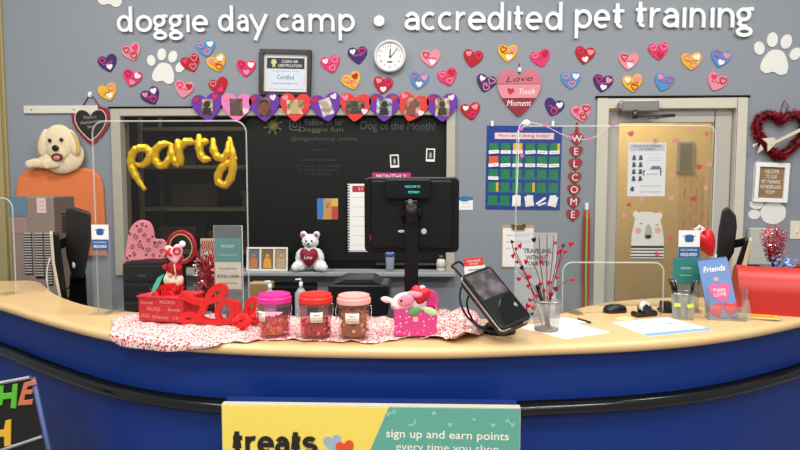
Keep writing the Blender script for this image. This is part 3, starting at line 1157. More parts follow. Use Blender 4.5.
# pocket chart
p0, p1 = P(486.5, 126, W), P(560, 209.5, W)
cw, chh = p1.x - p0.x, p0.z - p1.z
t = thing('pocket_chart', 'blue fabric pocket chart titled How am I doing today with rows of cards', 'pocket chart', ((p0.x + p1.x) / 2, W, (p0.z + p1.z) / 2))
t.rotation_euler = (0, rad(.6), 0)
CB = mat('1C3F8C', rough=.8, noise=.08)
MB().bb(-cw / 2, cw / 2, -.006, 0, -chh / 2, chh / 2).build('backing', CB, t, bevel=.002)
MB().bb(-.21, .21, -.009, -.006, chh / 2 - .095, chh / 2 - .05).build('title_strip', mat('F1C9CC', rough=.7), t)
text('How am I doing today?', INK, t, 0, chh / 2 - .072, w=.36, h=.026, y=-.0095)
zs = [chh / 2 - .16 - .0935 * k for k in range(5)]
for k, z in enumerate(zs):
    MB().bb(-cw / 2 + .01, cw / 2 - .01, -.0075, -.006, z - .042, z - .015).build('pocket', mat('2B55A8', rough=.3), t)
xsl = [-.215, -.13, -.045, .045, .13, .215]
GRN, ORG, YEL = mat('1C7A4B', rough=.7), mat('E5582C', rough=.7), mat('E2B02E', rough=.7)
rown = ['top', 'second', 'middle', 'fourth', 'bottom']
cn = ['first', 'second', 'third', 'fourth', 'fifth', 'sixth']
for r_ in range(5):
    for c_ in range(6):
        x, z = xsl[c_], zs[r_]
        m_, nm = GRN, 'green'
        if (r_, c_) == (0, 2):
            m_, nm = YEL, 'yellow'
        if (r_, c_) == (1, 0):
            m_, nm = ORG, 'orange'
        paperslip = r_ == 4 and c_ >= 2
        ww = .066
        q = Matrix.Rotation(rad(.6), 3, 'Y') @ Vector((x, 0, z))
        L = (t.location.x + q.x, W, t.location.z + q.z)
        if paperslip:
            mb = MB()
            ang = [0, 8, 35, -14][c_ - 2]
            mb.prism(rot2([(-.03, -.04), (.03, -.04), (.03, .035), (-.03, .035)] if c_ != 4 else [(-.04, -.008), (.04, -.008), (.04, .008), (-.04, .008)], ang), -.012, -.009)
            mb.prism(rot2([(-.02, -.035), (.025, -.03), (.022, .042), (-.022, .04)], -ang * .6 - 6), -.014, -.0125) if c_ != 4 else mb.prism(rot2([(-.03, -.03), (.03, -.03), (.03, -.018), (-.03, -.018)], 20), -.014, -.0125)
            o = mb.build('name_card', PAPER, loc=L)
            tag(o, 'white paper name slips in the %s pocket of the chart bottom row' % cn[c_], 'card', 'cards in the blue pocket chart')
        else:
            cd_ = thing('chart_card', '%s card in the %s pocket of the %s row of the chart' % (nm, cn[c_], rown[r_]), 'card', L, 0, 'cards in the blue pocket chart')
            MB().bb(-ww / 2, ww / 2, -.0095, -.008, -.035, .036).build('card', m_, cd_)
            if (r_, c_) in ((0, 5), (3, 3), (3, 0)):
                MB().bb(ww / 2 - .012, ww / 2 + .006, -.0098, -.008, -.03, .036).build('edge_strip', YEL, cd_)
            if r_ < 2 or (r_, c_) == (2, 0):
                a = R.uniform(-6, 6)
                MB().prism(rot2([(-.036, -.013), (.036, -.013), (.036, .011), (-.036, .011)], a, 0, -.026), -.012, -.0098).build('name_label', PAPER, cd_)
                text('~~~~', GREYINK, cd_, 0, -.027, w=.045, h=.006, y=-.0122)
for i, px in enumerate((492, 552.5)):
    p = P(px, 124, W)
    tag(MB().bb(-.009, .009, -.014, 0, -.018, .02).build('wall_hook', WHITE, loc=(p.x, W - .006, p.z), bevel=.003), 'small clear-white hook at the %s top corner of the blue pocket chart' % ('left', 'right')[i], 'hook')

# WELCOME string of hearts
t = onwall('welcome_hanging', 'vertical string of red hearts spelling WELCOME, left of the door', 'hanging sign', 576.8, 139)
pp = [139, 151.5, 163.7, 177, 189, 201, 213.8]
for i, (chh_, y) in enumerate(zip('WELCOME', pp)):
    z = -(y - 139) * S
    x = -i * .0028
    hh = MB().prism(rot2(heart(.094, .088, 32), 0, x, z), -.01, 0).build('heart_tile', mat('A3202C', rough=.6, noise=.1), t, bevel=.002)
    text(chh_, PAPER, hh, x, z + .003, h=.048, y=-.011)
MB().tube([(0, -.006, .1), (-.01, -.006, -.5)], .003, 5).build('cord', mat('7A1A24'), t)
MB().prism([(-.014, .04), (.014, .04), (.006, .115), (-.004, .12)], -.006, 0).build('hanger', mat('A3202C'), t)

# leashes on a hook
p = P(586, 207, W)
tag(MB().bb(-.012, .012, -.03, 0, -.022, .028).build('wall_hook', WHITE, loc=(p.x, W, p.z), bevel=.006), 'white hook holding the red and green leashes beside the door', 'hook')
for nm, c, dx, lab in (('leash', 'B3142A', -.016, 'red flat leash hanging from a hook left of the door'), ('leash', '8FC030', .003, 'lime green leash hanging over the red ones beside the door'), ('leash', 'C01830', .018, 'right-hand red leash next to the door frame, below the hook')):
    o = MB().tube([(dx * .2, -.02, .0), (dx, -.02, -.1), (dx * 1.3, -.02 - abs(dx) * .2, -.45), (dx * .8 + .008, -.02, -.8), (dx * 1.2, -.02, -1.0)], .008, 6).build('leash', mat(c, rough=.8), loc=(p.x, W, p.z))
    tag(o, lab, 'leash', 'leashes beside the door')

# clipboard
t = onwall('clipboard', 'clipboard with a notice sheet hanging on the wall below the pocket chart', 'clipboard', 518, 246)
MB().bb(-.12, .12, -.006, 0, -.16, .15).build('board', mat('B99C74', rough=.7), t, bevel=.003)
MB().bb(-.11, .11, -.0085, -.006, -.15, .13).build('sheet', PAPER, t)
MB().bb(-.045, .045, -.02, -.006, .12, .15).cyl((-.05, -.015, .15), (.05, -.015, .15), .01, n=10).build('clip', mat('8E7A4A', rough=.35, metal=.7), t)
text('~~~ ~~~~ ~~\n~~~~ ~~ ~~~\n~~ ~~~~~ ~~', GREYINK, t, 0, .03, w=.17, h=.1, y=-.009)

# items on the chalkboard
t = onwall('dog_photo', 'colour photo of a tan dog before blue and red stuck on the chalkboard', 'photo', 327.5, 209, Y=CY)
MB().bb(-.077, .077, -.003, 0, -.077, .077).build('print', mat('B5A184', rough=.35), t)
MB().bb(-.077, -.03, -.0036, -.003, -.077, .077).build('blue_area', mat('3C77B8'), t)
MB().bb(.03, .077, -.0036, -.003, -.077, .02).build('red_area', mat('B8452F'), t)
MB().bb(.03, .077, -.0036, -.003, .02, .077).build('yellow_area', mat('D9B648'), t)
MB().prism(ellipse(0, .03, .025, .03, 20), -.0045, -.0036).prism([(-.035, -.077), (.03, -.077), (.028, -.02), (.015, .0), (-.02, .0), (-.032, -.03)], -.0043, -.0036).build('dog_figure', mat('C98F48', rough=.5, noise=.2), t)
MB().prism(ellipse(-.0, .018, .007, .006, 10), -.005, -.0045).prism(ellipse(-.01, .035, .004, .004, 8), -.005, -.0045).prism(ellipse(.01, .035, .004, .004, 8), -.005, -.0045).build('dog_face', INK, t)
for i, (px, py, lab) in enumerate(((394.5, 161, 'small instant photo on the chalkboard straight above the monitor'), (430.5, 155, 'small instant photo nearest the right end of the chalkboard'))):
    t = onwall('instant_photo', lab, 'photo', px, py, 'instant photos on the chalkboard', Y=CY)
    t.rotation_euler = (0, rad(2 if i else -3), 0)
    MB().bb(-.032, .032, -.003, 0, -.047, .047).build('white_border', PAPER, t)
    MB().bb(-.024, .024, -.0036, -.003, -.03, .038).build('image', mat('0E0E10', rough=.4), t)
    MB().prism(ellipse(0, -.002, .009, .022, 12), -.0042, -.0036).build('figure', mat('A9A9A9'), t)
t = onwall('magenta_strip', 'magenta header strip with white letters on the chalkboard above the monitor', 'strip', 391.5, 176.5, Y=CY)
MB().bb(-.14, .14, -.003, 0, -.028, .028).build('strip', mat('C0277E', rough=.6), t)
text('MONTHLY', PAPER, t, 0, 0, w=.22, h=.032, y=-.0035)
t = onwall('wall_calendar', 'white spiral-bound calendar page with red header beside the monitor', 'calendar', 366, 218, Y=CY)
MB().bb(-.135, .24, -.004, 0, -.25, .25).build('page', PAPER, t)
MB().bb(-.1, .24, -.005, -.004, .19, .235).build('red_header', mat('B5303A'), t)
text('2 3', PAPER, t, -.04, .213, w=.03, h=.02, y=-.0055)
for k in range(24):
    if k == 0:
        mb = MB()
    mb.bb(-.15, -.12, -.009, -.001, -.243 + k * .0208, -.236 + k * .0208)
mb.build('spiral_binding', mat('2A2A2C', rough=.3, metal=.6), t)
mb = MB()
for k in range(6):
    mb.bb(-.1, .24, -.0046, -.004, .15 - k * .07, .152 - k * .07)
mb.build('ruled_lines', mat('C98A8A'), t)
MB().bb(-.13, .02, -.007, -.0055, -.245, -.235).build('lower_edge', mat('C9C9C9'), t)

# picture frame, bear and tray items on the sill
t = thing('triple_photo_frame', 'white triple photo frame with orange prints standing on the window sill', 'photo frame', (P(267, 252, W - .08).x, W - .075, SILL))
t.rotation_euler = (rad(-6), 0, 0)
w_, h_ = .30, .17
mb = MB()
WF = mat('E9E4D8', rough=.5)
mb.bb(-w_ / 2, w_ / 2, -.012, 0, 0, .012).bb(-w_ / 2, w_ / 2, -.012, 0, h_ - .012, h_)
for x in (-w_ / 2 + .006, -.05, .05, w_ / 2 - .006):
    mb.bb(x - .006, x + .006, -.012, 0, .012, h_ - .012)
mb.build('frame', WF, t, bevel=.001)
MB().bb(w_ / 2, w_ / 2 + .012, -.013, .001, 0, h_).build('side_edge', BLACKM, t)
for i, (c, c2) in enumerate((('5A6A7A', 'C0713A'), ('7A6048', 'D99A3A'), ('A08868', 'B8A07C'))):
    x = (-.1, 0, .1)[i]
    pn = MB().bb(x - .042, x + .042, -.006, -.002, .012, h_ - .012).build('print', mat(c, noise=.3, scale=30), t)
    MB().prism([(x - .03, .02), (x + .03, .02), (x + .026, .07), (x + .012, .1), (x - .012, .1), (x - .026, .07)], -.0075, -.006).prism(ellipse(x, .105, .014, .017, 14), -.0075, -.006).build('figure', mat(c2, rough=.6, noise=.2), pn)

t = thing('tinsel_bear', 'white tinsel teddy bear holding a dark red Love heart on the sill', 'bear decoration', (P(310.5, 260, W - .08).x, W - .085, SILL))
FUZ = mat('E6E8EA', rough=.7, noise=.15, scale=90, bump=.8)
mb = MB()
mb.ell((0, 0, .215), (.062, .045, .052))
mb.ell((0, 0, .1), (.078, .05, .085))
mb.ell((-.046, .005, .262), .026, 12, 8)
mb.ell((.046, .005, .262), .026, 12, 8)
for sx in (-1, 1):
    mb.ell((sx * .07, -.02, .115), (.03, .03, .055), rot=Matrix.Rotation(-sx * .35, 3, 'Y'))
    mb.ell((sx * .075, -.03, .04), (.05, .04, .04))
    mb.ell((sx * .1, -.04, .03), (.03, .035, .032))
mb.ell((0, -.03, .2), (.026, .03, .02))
mb.build('body', FUZ, t, remesh=.006, displace=.014)
for sx in (-1, 1):
    MB().ell((sx * .046, -.02, .262), (.015, .006, .015), 12, 8).build('inner_ear', mat('D0569A', rough=.7), t)
    MB().ell((sx * .02, -.05, .222), .0065, 10, 6).build('eye', BLACK, t)
MB().ell((0, -.066, .204), (.009, .006, .007), 10, 6).build('nose', BLACK, t)
MB().tube([(-.018, -.054, .19), (0, -.06, .185), (.018, -.054, .19)], .002, 5).build('mouth', BLACK, t)
MB().puffy([(x, z + .105) for x, z in heart(.13, .14, 36)], .028, .01, y=-.055).build('red_heart', mat('8E0F22', rough=.6, noise=.3, scale=120, bump=.6), t)
text('Love', PAPER, t, -.0, .11, w=.06, h=.025, y=-.087, shear=.3, t=.002)

p = P(390, 272, W - .06)
t = thing('marker_cup', 'small clear cup with blue rim on the window sill under the monitor', 'cup', (p.x, W - .06, SILL))
MB().lathe([(.026, 0), (.03, .02), (.034, .13)]).build('cup_body', mat('A8B0BC', rough=.15, alpha=.5), t)
MB().lathe([(.034, .105), (.036, .107), (.036, .13), (.034, .131)]).build('rim_band', mat('2E4EA0', rough=.4), t)
for sx in (-.01, .012):
    MB().cyl((sx, 0, .01), (sx * 1.6, 0, .16), .006, n=8).build('marker', mat('C7C9CC'), t)
p = P(441, 272, W - .06)
t = thing('lotion_bottle', 'small cream bottle with a label on the sill right of the monitor', 'bottle', (p.x, W - .06, SILL))
MB().lathe([(.03, 0), (.032, .01), (.032, .07), (.026, .085), (.014, .09)]).build('bottle_body', mat('D9D5C4', rough=.4), t)
MB().cyl((0, 0, .09), (0, 0, .115), .015).build('cap', mat('4A4A48'), t)
MB().cyl((0, 0, .025), (0, 0, .06), .0325).build('label_band', mat('A8B89A'), t)
t = onwall('wall_sticker', 'small white sticker with blue top on the wall right of the monitor', 'sticker', 466, 203)
MB().bb(-.05, .05, -.002, 0, -.05, .045).build('sheet', PAPER, t)
MB().bb(-.05, .05, -.003, -.002, .02, .045).prism(ellipse(-.01, .03, .04, .02, 16), -.0032, -.002).build('blue_band', mat('2E74A8'), t)
text('~~~\n~~~~', GREYINK, t, 0, -.015, w=.07, h=.03, y=-.0025)
p = P(462, 155, W)

# door posters
PY = DY + .018
t = onwall('info_poster', 'white and grey notice of pictograms taped on the door glass', 'poster', 647, 169.5, Y=PY)
pw, ph_ = .268, .385
MB().bb(-pw / 2, pw / 2, -.002, 0, -ph_ / 2, ph_ / 2).build('sheet', mat('E8E6E8', rough=.6), t)
MB().bb(-pw / 2 + .01, pw / 2 - .01, -.003, -.002, ph_ / 2 - .06, ph_ / 2 - .012).build('header', mat('C9C6D2'), t)
text('STOP THE SPREAD\nOF GERMS', INK, t, 0, ph_ / 2 - .036, w=.2, h=.036, y=-.0035)
for r_ in range(4):
    for c_ in range(2):
        x, z = -.092 + c_ * .047, .085 - r_ * .05
        o = MB().prism(ellipse(x, z + .008, .011, .011, 10), -.0035, -.002).prism([(x - .016, z - .018), (x + .012, z - .018), (x + .016, z), (x - .01, z)], -.0035, -.002).build('pictogram', mat('4C5570'), t)
text('~~~~~ ~~ ~\n~~ ~~~~~~ ~\n~~~~~~~ ~', GREYINK, t, .055, .085, w=.1, h=.045, y=-.0025)
MB().prism([(.02, -.0), (.11, .0), (.09, .025), (.04, .025)], -.003, -.002).build('pictogram', mat('6E7488'), t)
MB().ribbon([(-.02, -.045), (-.02, -.02)], .008, -.003, -.002).ribbon([(.1, -.045), (.1, -.02)], .008, -.003, -.002).ribbon([(.0, -.033), (.08, -.033)], .003, -.003, -.002).prism(ellipse(-.02, -.012, .008, .008, 10), -.003, -.002).prism(ellipse(.1, -.012, .008, .008, 10), -.003, -.002).build('pictogram', mat('4C5570'), t)
text('~~~~~~ ~~~~~~\n~~~~ ~~ ~~~~~', GREYINK, t, .03, -.14, w=.15, h=.05, y=-.0025)
MB().prism([(-.115, -.14), (-.1, -.12), (-.085, -.13), (-.09, -.16), (-.11, -.155)], -.003, -.002).build('pictogram', mat('2E4A78'), t)

t = onwall('bear_poster', 'white illustrated bear in a striped shirt stuck on the door glass', 'bear cutout', 647.5, 236, Y=PY)
k = S
bear = [(-16, -24), (-15.5, 0), (-13, 14), (-12.5, 18), (-14.5, 20), (-14.5, 23.5), (-11.5, 25), (-8.5, 23.2), (-5, 24.2), (4, 24), (8, 22.6), (12, 23.6), (14.5, 21.5), (13.8, 18), (12.5, 16.5), (15, 6), (16.5, -4), (17, -24)]
MB().prism([(x * k, z * k) for x, z in bear], -.003, 0).build('bear_shape', mat('E3DFD6', rough=.7), t)
MB().prism([(x * k, z * k) for x, z in [(-1, 11), (1.5, 12), (4, 8), (5, 0), (3, -2.5), (-1.5, -2.5), (-3.2, 0), (-2, 7)]], -.004, -.003).build('snout', mat('B4AFA8', rough=.7), t)
MB().prism(ellipse(.8 * k, -.8 * k, 3.2 * k, 2.1 * k, 16), -.005, -.004).build('nose', INK, t)
for x, z in ((-6.5, 12), (9.5, 10.8)):
    MB().ribbon([((x - 1.4) * k, z * k), (x * k, (z + .9) * k), ((x + 1.4) * k, z * k)], .004, -.004, -.003).build('eye', INK, t)
for x in (-9, 10.5):
    MB().prism(ellipse(x * k, 5.5 * k, 3.2 * k, 3.1 * k, 16), -.0038, -.003).build('cheek', mat('E3A9A6', rough=.7), t)
for z, h2 in ((-11, 1.1), (-14.3, .55), (-17.5, .55), (-20.8, .55), (-23.2, .5)):
    MB().prism([(-16 * k, (z - h2) * k), (16.6 * k, (z - h2) * k), (16.6 * k, (z + h2) * k), (-16 * k, (z + h2) * k)], -.004, -.003).build('stripe', INK, t)
gh = [(631, 134, 'hp'), (655, 141, 'lp'), (676, 141, 'lp'), (690, 129, 'lp'), (707, 134, 'hp'), (699, 167, 're'), (710, 165, 'lp'), (672, 175, 'lp'), (706, 188, 'lp'), (629, 205, 're'), (642, 199, 'lp'), (671, 198, 'lp'), (694, 199, 're'), (704, 214, 'hp'),
      (624, 216, 'lp'), (670, 238, 'hp'), (657, 254, 'hp')]
gw = ['above the left corner of the notice', 'at the top edge of the notice', 'just right of the notice top', 'high over the small dark panel', 'near the door top right corner', 'right of the small dark panel', 'highest by the right door stile', 'beside the notice lower right edge',
      'by the right door stile, mid height', 'left above the bear', 'directly over the bear head', 'right above the bear', 'right of the bear above the required sign', 'by the right stile over the red balloon', 'left of the bear ear', 'right of the bear snout', 'on the bear shirt stripes']
for i, (px, py, c) in enumerate(gh):
    p = P(px, py, PY)
    s_ = R.uniform(.03, .045)
    tag(MB().prism(rot2(heart(s_, s_, 20), R.uniform(-25, 25)), -.0065 if i == 16 else -.002, -.005 if i == 16 else 0).build('heart_cling', mat({'hp': 'DE5A78', 'lp': 'E59A98', 're': 'C94444'}[c], rough=.5), loc=(p.x, PY - (.0035 if i in (1, 7) else 0), p.z)),
        'tiny %s heart cling on the door, %s' % ({'hp': 'hot pink', 'lp': 'pale pink', 're': 'red'}[c], gw[i]), 'heart cling', 'heart clings on the door glass')

# heart wreath
t = onwall('tinsel_heart_wreath', 'dark red tinsel heart wreath with a cream arrow through it', 'wreath', 779, 135)
hw_ = heart(46 * S, 42 * S, 54)
core = MB().tube([(x, -.03, z) for x, z in hw_], .018, 8, closed=True).build('core', mat('5A0812', rough=.6), t)
mb = MB()
mb2 = MB()
for i in range(3200):
    j = R.randrange(len(hw_))
    x, z = hw_[j]
    x2, z2_ = hw_[(j + 1) % len(hw_)]
    u = R.random()
    x, z = x + (x2 - x) * u, z + (z2_ - z) * u
    d = Vector((R.gauss(0, 1), R.gauss(0, .7), R.gauss(0, 1))).normalized()
    c = Vector((x, -.03, z))
    e_ = d.orthogonal().normalized() * R.uniform(.003, .006)
    a = c + d * .01
    b = c + d * R.uniform(.022, .046)
    (mb if i % 5 else mb2).add([a - e_, a + e_, b + e_, b - e_], [(0, 1, 2, 3)])
mb.build('tinsel', mat('A00E22', rough=.3, metal=.5), t)
mb2.build('bright_tinsel', mat('E0405A', rough=.25, metal=.5), t)
ar = MB().ribbon([(-.09, -.07), (.14, .045)], .02, -.07, -.055)
ar.build('arrow_shaft', mat('D9CDB8', rough=.6), t)
MB().prism(rot2([(-.03, -.05), (.05, -.02), (.05, .02), (-.03, .05), (-.01, 0)], 26, -.1, -.06), -.068, -.056).build('arrow_feather', mat('D9CDB8', rough=.6, noise=.2), t)
MB().prism([(-.17, -.13), (-.13, -.1), (-.15, -.07)], -.06, -.05).prism([(-.2, -.09), (-.17, -.06), (-.21, -.07)], -.06, -.05).build('arrow_tip', mat('D9CDB8', rough=.6), t)
MB().tube([(.012, -.02, .12), (.0, -.02, .17), (.02, -.02, .24), (.05, -.02, .2), (.03, -.02, .14)], .004, 5).build('ribbon_loop', mat('7A2028'), t)
# letter board
t = onwall('letter_board', 'white framed letter board with white words leaning under the heart wreath', 'letter board', 770.5, 182.5)
t.rotation_euler = (0, rad(2), 0)
w_, h_ = .235, .28
MB().bb(-w_ / 2, w_ / 2, -.025, 0, h_ / 2 - .03, h_ / 2).bb(-w_ / 2, w_ / 2, -.025, 0, -h_ / 2, -h_ / 2 + .03).bb(-w_ / 2, -w_ / 2 + .03, -.025, 0, -h_ / 2 + .03, h_ / 2 - .03).bb(w_ / 2 - .03, w_ / 2, -.025, 0, -h_ / 2 + .03, h_ / 2 - .03).build('frame', WHITE, t, bevel=.002)
MB().bb(-w_ / 2 + .03, w_ / 2 - .03, -.01, 0, -h_ / 2 + .03, h_ / 2 - .03).build('felt_panel', mat('A8875E', rough=.9, noise=.3, scale=30), t)
mb = MB()
for k in range(14):
    z = -h_ / 2 + .035 + k * .0157
    mb.bb(-w_ / 2 + .03, w_ / 2 - .03, -.0125, -.01, z, z + .008)
mb.build('grooves', mat('94744E', rough=.9), t)
text('WELCOME\nTO OUR\nPET TRAINING\nWONDERLAND\nROOM', PAPER, t, 0, .005, w=.145, h=.17, y=-.0135)
# thought bubbles
for (px, py, rx, ry, lab) in ((773, 213, 12, 10.8, 'largest white cloud-shaped thought bubble decal below the letter board'), (756.3, 204.5, 6.6, 4.5, 'upper small oval white decal left under the letter board'), (754, 214.5, 5.8, 4.6, 'lowest small oval white decal by the door frame')):
    p = P(px, py, W)
    pts = ellipse(0, 0, rx * S, ry * S, 72)
    if rx > 10:
        pts = [(x * (1 + .03 * abs(math.sin(3.5 * i * 2 * PI / 72))), z * (1 + .03 * abs(math.sin(3.5 * i * 2 * PI / 72)))) for i, (x, z) in enumerate(pts)]
    tag(MB().prism(pts, -.004, 0).build('bubble_decal', PAWM, loc=(p.x, W, p.z)), lab, 'wall decal', 'white thought bubble decals')
t = onwall('wall_plate', 'cream switch plate on the wall at the right edge', 'wall plate', 797, 230)
MB().bb(-.045, .045, -.006, 0, -.065, .065).build('plate', mat('E2DBC2', rough=.5), t, bevel=.003)
MB().bb(-.008, .008, -.012, -.006, -.018, .018).build('toggle', mat('E8E2CC'), t)
t = onwall('grey_wall_panel', 'pale grey upright box behind the tinsel bouquet', 'panel', 757, 246, off=.01)
MB().bb(-.07, .09, -.05, 0, -.13, .13).build('panel_body', mat('BDBDB5', rough=.6), t, bevel=.008)
p = P(788, 262, W - .25)
t = thing('red_chair_back', 'dark red rounded chair back behind the red mailbox', 'chair', (P(797, 262, W - .4).x, W - .4, 0))
MB().prism([(x, z) for x, z in rrect(.32, .34, .1, 6, 0, .86)], -.03, .03).build('backrest', mat('A01418', rough=.5), t, bevel=.01)
MB().bb(-.18, .18, -.36, .02, .43, .48).build('seat', mat('A01418', rough=.5), t, bevel=.015)
for sx in (-1, 1):
    MB().tube([(sx * .15, .02, 0), (sx * .15, .02, .75)], .012).build('leg', CHROME, t)
    MB().tube([(sx * .15, -.33, 0), (sx * .15, -.33, .43)], .012).build('leg', CHROME, t)
# ================================================================== SNEEZE GUARDS
GL = clear('FAFBFA', .005, .03)
EDG = mat('E9EDEA', rough=.2, alpha=.32)


def guard(name, label, x0, x1, ytop, Y, group=None, r=.05, zb=CT, ztop=None, corners=(1, 1), tilt=0):
    a, b = P(x0, ytop, Y), P(x1, ytop, Y)
    zt = ztop or (a.z + b.z) / 2
    w_, h_ = b.x - a.x, zt - zb
    t = thing(name, label, 'sneeze guard', ((a.x + b.x) / 2, Y, zb), 0, group)
    pts = [(-w_ / 2, 0), (w_ / 2, 0)]
    pts += ellipse(w_ / 2 - r, h_ - r, r, r, 6, 0, 90, True) if corners[1] else [(w_ / 2, h_)]
    pts += ellipse(-w_ / 2 + r, h_ - r, r, r, 6, 90, 180, True) if corners[0] else [(-w_ / 2, h_)]
    MB().prism(pts, -.003, .003).build('sheet', GL, t)
    MB().tube([(p[0], 0, p[1]) for p in pts[1:] + pts[:1]], .0035, 6).build('polished_edge', EDG, t)
    for sx in (-1, 1):
        MB().bb(sx * w_ * .38 - .03, sx * w_ * .38 + .03, -.05, .05, 0, .006).build('foot', GL, t)
    return t


gp = G(168, 311)
GA = guard('sneeze_guard', 'tall clear acrylic guard with rounded corners in front of the gold balloon', 92, 246, 121, gp.y - .02, r=.05)
GB = guard('sneeze_guard', 'big clear guard hanging between the flower cup and the door hearts', 517, 716, 126, 2.72, r=.04)
gp = G(613, 313)
GC = guard('sneeze_guard', 'low clear guard with rounded corners behind the flower cup and tape dispenser', 563, 664, 262.5, gp.y, r=.04)
GD = guard('sneeze_guard', 'clear guard at the far left edge before the steel cabinet', -60, 12, 198, 2.9, r=.05)
# garland strand on the big guard
a = [(519, 60), (518, 90), (519, 126), (518, 155), (517, 185), (516, 214)]
t = thing('heart_garland', 'thin white strand with tiny pink hearts draped over the big clear guard', 'garland', (P(518, 180, 2.6).x, 2.6, P(518, 126, 2.6).z))
O = t.location.copy()


def loc(px, py, Y=2.6):
    return P(px, py, Y) - O


MB().tube([loc(524, 121), loc(519, 127), loc(518.5, 155), loc(517, 190), loc(516, 215)], .0018, 5).build('strand', WHITE, t)
MB().tube(spline([loc(524, 121), loc(545, 126), (loc(566, 136)), loc(590, 139), loc(613, 124)], 4), .0018, 5).build('strand', mat('D9B8C8'), t)
MB().ell(loc(526.5, 123), (.016, .008, .014)).build('flower_bead', WHITE, t)
for px, py in ((521, 129), (522, 156), (545, 125), (571, 138), (590, 139), (613, 124)):
    q = loc(px, py)
    MB().prism([(x + q.x, z + q.z) for x, z in heart(.018, .017, 20)], q.y - .004, q.y).build('tiny_heart', mat('E267A8', rough=.5), t)

# ================================================================== GOLD BALLOON
GOLD = mat('EDBE14', rough=.25, metal=.55, noise=.12, scale=30)
by = GA.location.y + .035
t = thing('foil_balloon', 'gold foil script balloon spelling party behind the tall clear guard', 'balloon', (P(182, 160, by).x, by, P(182, 160, by).z))
O2 = t.location.copy()


def bl(pts, r, rs=None, y=0.0):
    q = [P(x, z, by) - O2 + Vector((0, y, 0)) for x, z in pts]
    q = spline(q, 4)
    n = len(q)
    rr = [r * (1 + .12 * math.sin(i * 2.2)) * min(1, .45 + 3 * min(i, n - 1 - i) / n) for i in range(n)]
    return q, rr


def letter(strokes, nm='letter'):
    mb = MB()
    for i, s_ in enumerate(strokes):
        q, rr = bl(s_, .0155, y=i * .004)
        mb.tube(q, .0155, 10, rs=[v * 1.12 for v in rr])
    mb.build(nm, GOLD, t)


letter([[(145.5, 190), (139.5, 182), (134, 172), (131, 162), (133.3, 152), (139, 148.5), (146, 148.5), (150.3, 153.5), (148, 161), (141.5, 165.5), (135, 163.5)]])
letter([[(171, 144.5), (165, 143.8), (158.5, 147), (154.8, 154.5), (157.5, 163.5), (164, 165.5), (169, 159), (171, 146)], [(170.5, 143), (172, 155), (176.5, 163.5), (178, 162)]])
letter([[(177.5, 139), (179, 150), (181.5, 166)], [(179.5, 149), (186, 141.5), (194, 143)]])
letter([[(199, 134), (199.5, 149), (203, 158.5), (211, 159)], [(194, 143.5), (208, 141)]])
letter([[(213, 138), (214, 151), (220, 158.5), (227.5, 153.5), (228.5, 141)], [(229, 137), (232.5, 155), (231.5, 174), (225, 185), (217.5, 180), (220.5, 169), (229, 162), (236.5, 157.5)]])

# ================================================================== LEFT SIDE
# stainless cabinet
Yk = 3.75
x0, x1, zt = P(9, 196, Yk).x, P(53, 196, Yk).x, P(40, 196.5, Yk).z
t = thing('steel_cabinet', 'tall brushed steel cabinet with louvre vents at the left edge', 'cabinet', ((x0 + x1) / 2, Yk, 0))
hw2 = (x1 - x0) / 2
KST = mat('A08C80', rough=.38, metal=.45, noise=.1, scale=3)
MB().bb(-hw2, hw2, 0, .24, 0, zt).build('cabinet_body', KST, t, bevel=.008)
sk = Yk / F


def kz(py):
    return P(40, py, Yk).z


def kx(px):
    return P(px, 240, Yk).x - t.location.x


for (xa, xb, ya, yb) in ((24.5, 31.5, 233, 275), (35, 43, 233, 279), (45, 51, 233, 286)):
    mb = MB()
    n = int((yb - ya) / 2.6)
    for i in range(n):
        z = kz(ya + i * 2.6)
        mb.bb(kx(xa), kx(xb), -.006, 0, z - .007, z)
    mb.build('vent', mat('D6D0C8', rough=.35, metal=.5), t)
    MB().bb(kx(xa) - .004, kx(xb) + .004, -.001, .0, kz(yb), kz(ya)).build('vent_backing', mat('241C18'), t)
for (xa, xb, ya, yb, c, lab) in ((10.5, 28, 196.5, 216, '5A7890', 'blue notice on the steel cabinet front, upper left'), (12, 28, 217.5, 233, '9A7A74', 'pinkish grey sheet below the blue notice on the steel cabinet'), (38.5, 47.5, 198, 213, 'D9B8B4', 'small white printed label at the steel cabinet top')):
    o = thing('cabinet_notice', lab, 'notice', (t.location.x + (kx(xa) + kx(xb)) / 2, Yk, (kz(ya) + kz(yb)) / 2), 0)
    ww, hh = kx(xb) - kx(xa), kz(ya) - kz(yb)
    MB().bb(-ww / 2, ww / 2, -.003, 0, -hh / 2, hh / 2).build('sheet', mat(c, rough=.6), o)
    text('~~~~\n~~~ ~\n~~~~', GREYINK, o, 0, 0, w=ww * .7, h=hh * .6, y=-.0035)


mb = MB()
for i in range(7):
    mb.bb(hw2, hw2 + .006, .08, .19, zt - .12 - i * .019, zt - .112 - i * .019)
mb.build('vent', mat('3A2E28', rough=.5), t)


# left point-of-sale screens
Yt = 3.15
o0 = P(78, 300, Yt)
t = thing('register_screen', 'black register screen seen edge-on beside the steel cabinet, on a post', 'monitor', (o0.x, Yt, DZ))


def lp(px, py, Y=Yt):
    return P(px, py, Y) - t.location


def poly(pxs, y0, y1, name, m, bevel=.004):
    pts = [lp(*q, Yt) for q in pxs]
    cx_ = sum(q[0] for q in pxs) / len(pxs)
    d_ = ray(cx_, 225)
    d_ = Vector((d_.x / d_.y, 1, 0))
    n_ = len(pts)
    vs_ = [q + d_ * (y0 * .8) for q in pts] + [q + d_ * (y1 * .8) for q in pts]
    return MB().add(vs_, [list(range(n_)), list(range(n_, 2 * n_))] + [(i, (i + 1) % n_, n_ + (i + 1) % n_, n_ + i) for i in range(n_)]).build(name, m, t, bevel=bevel)


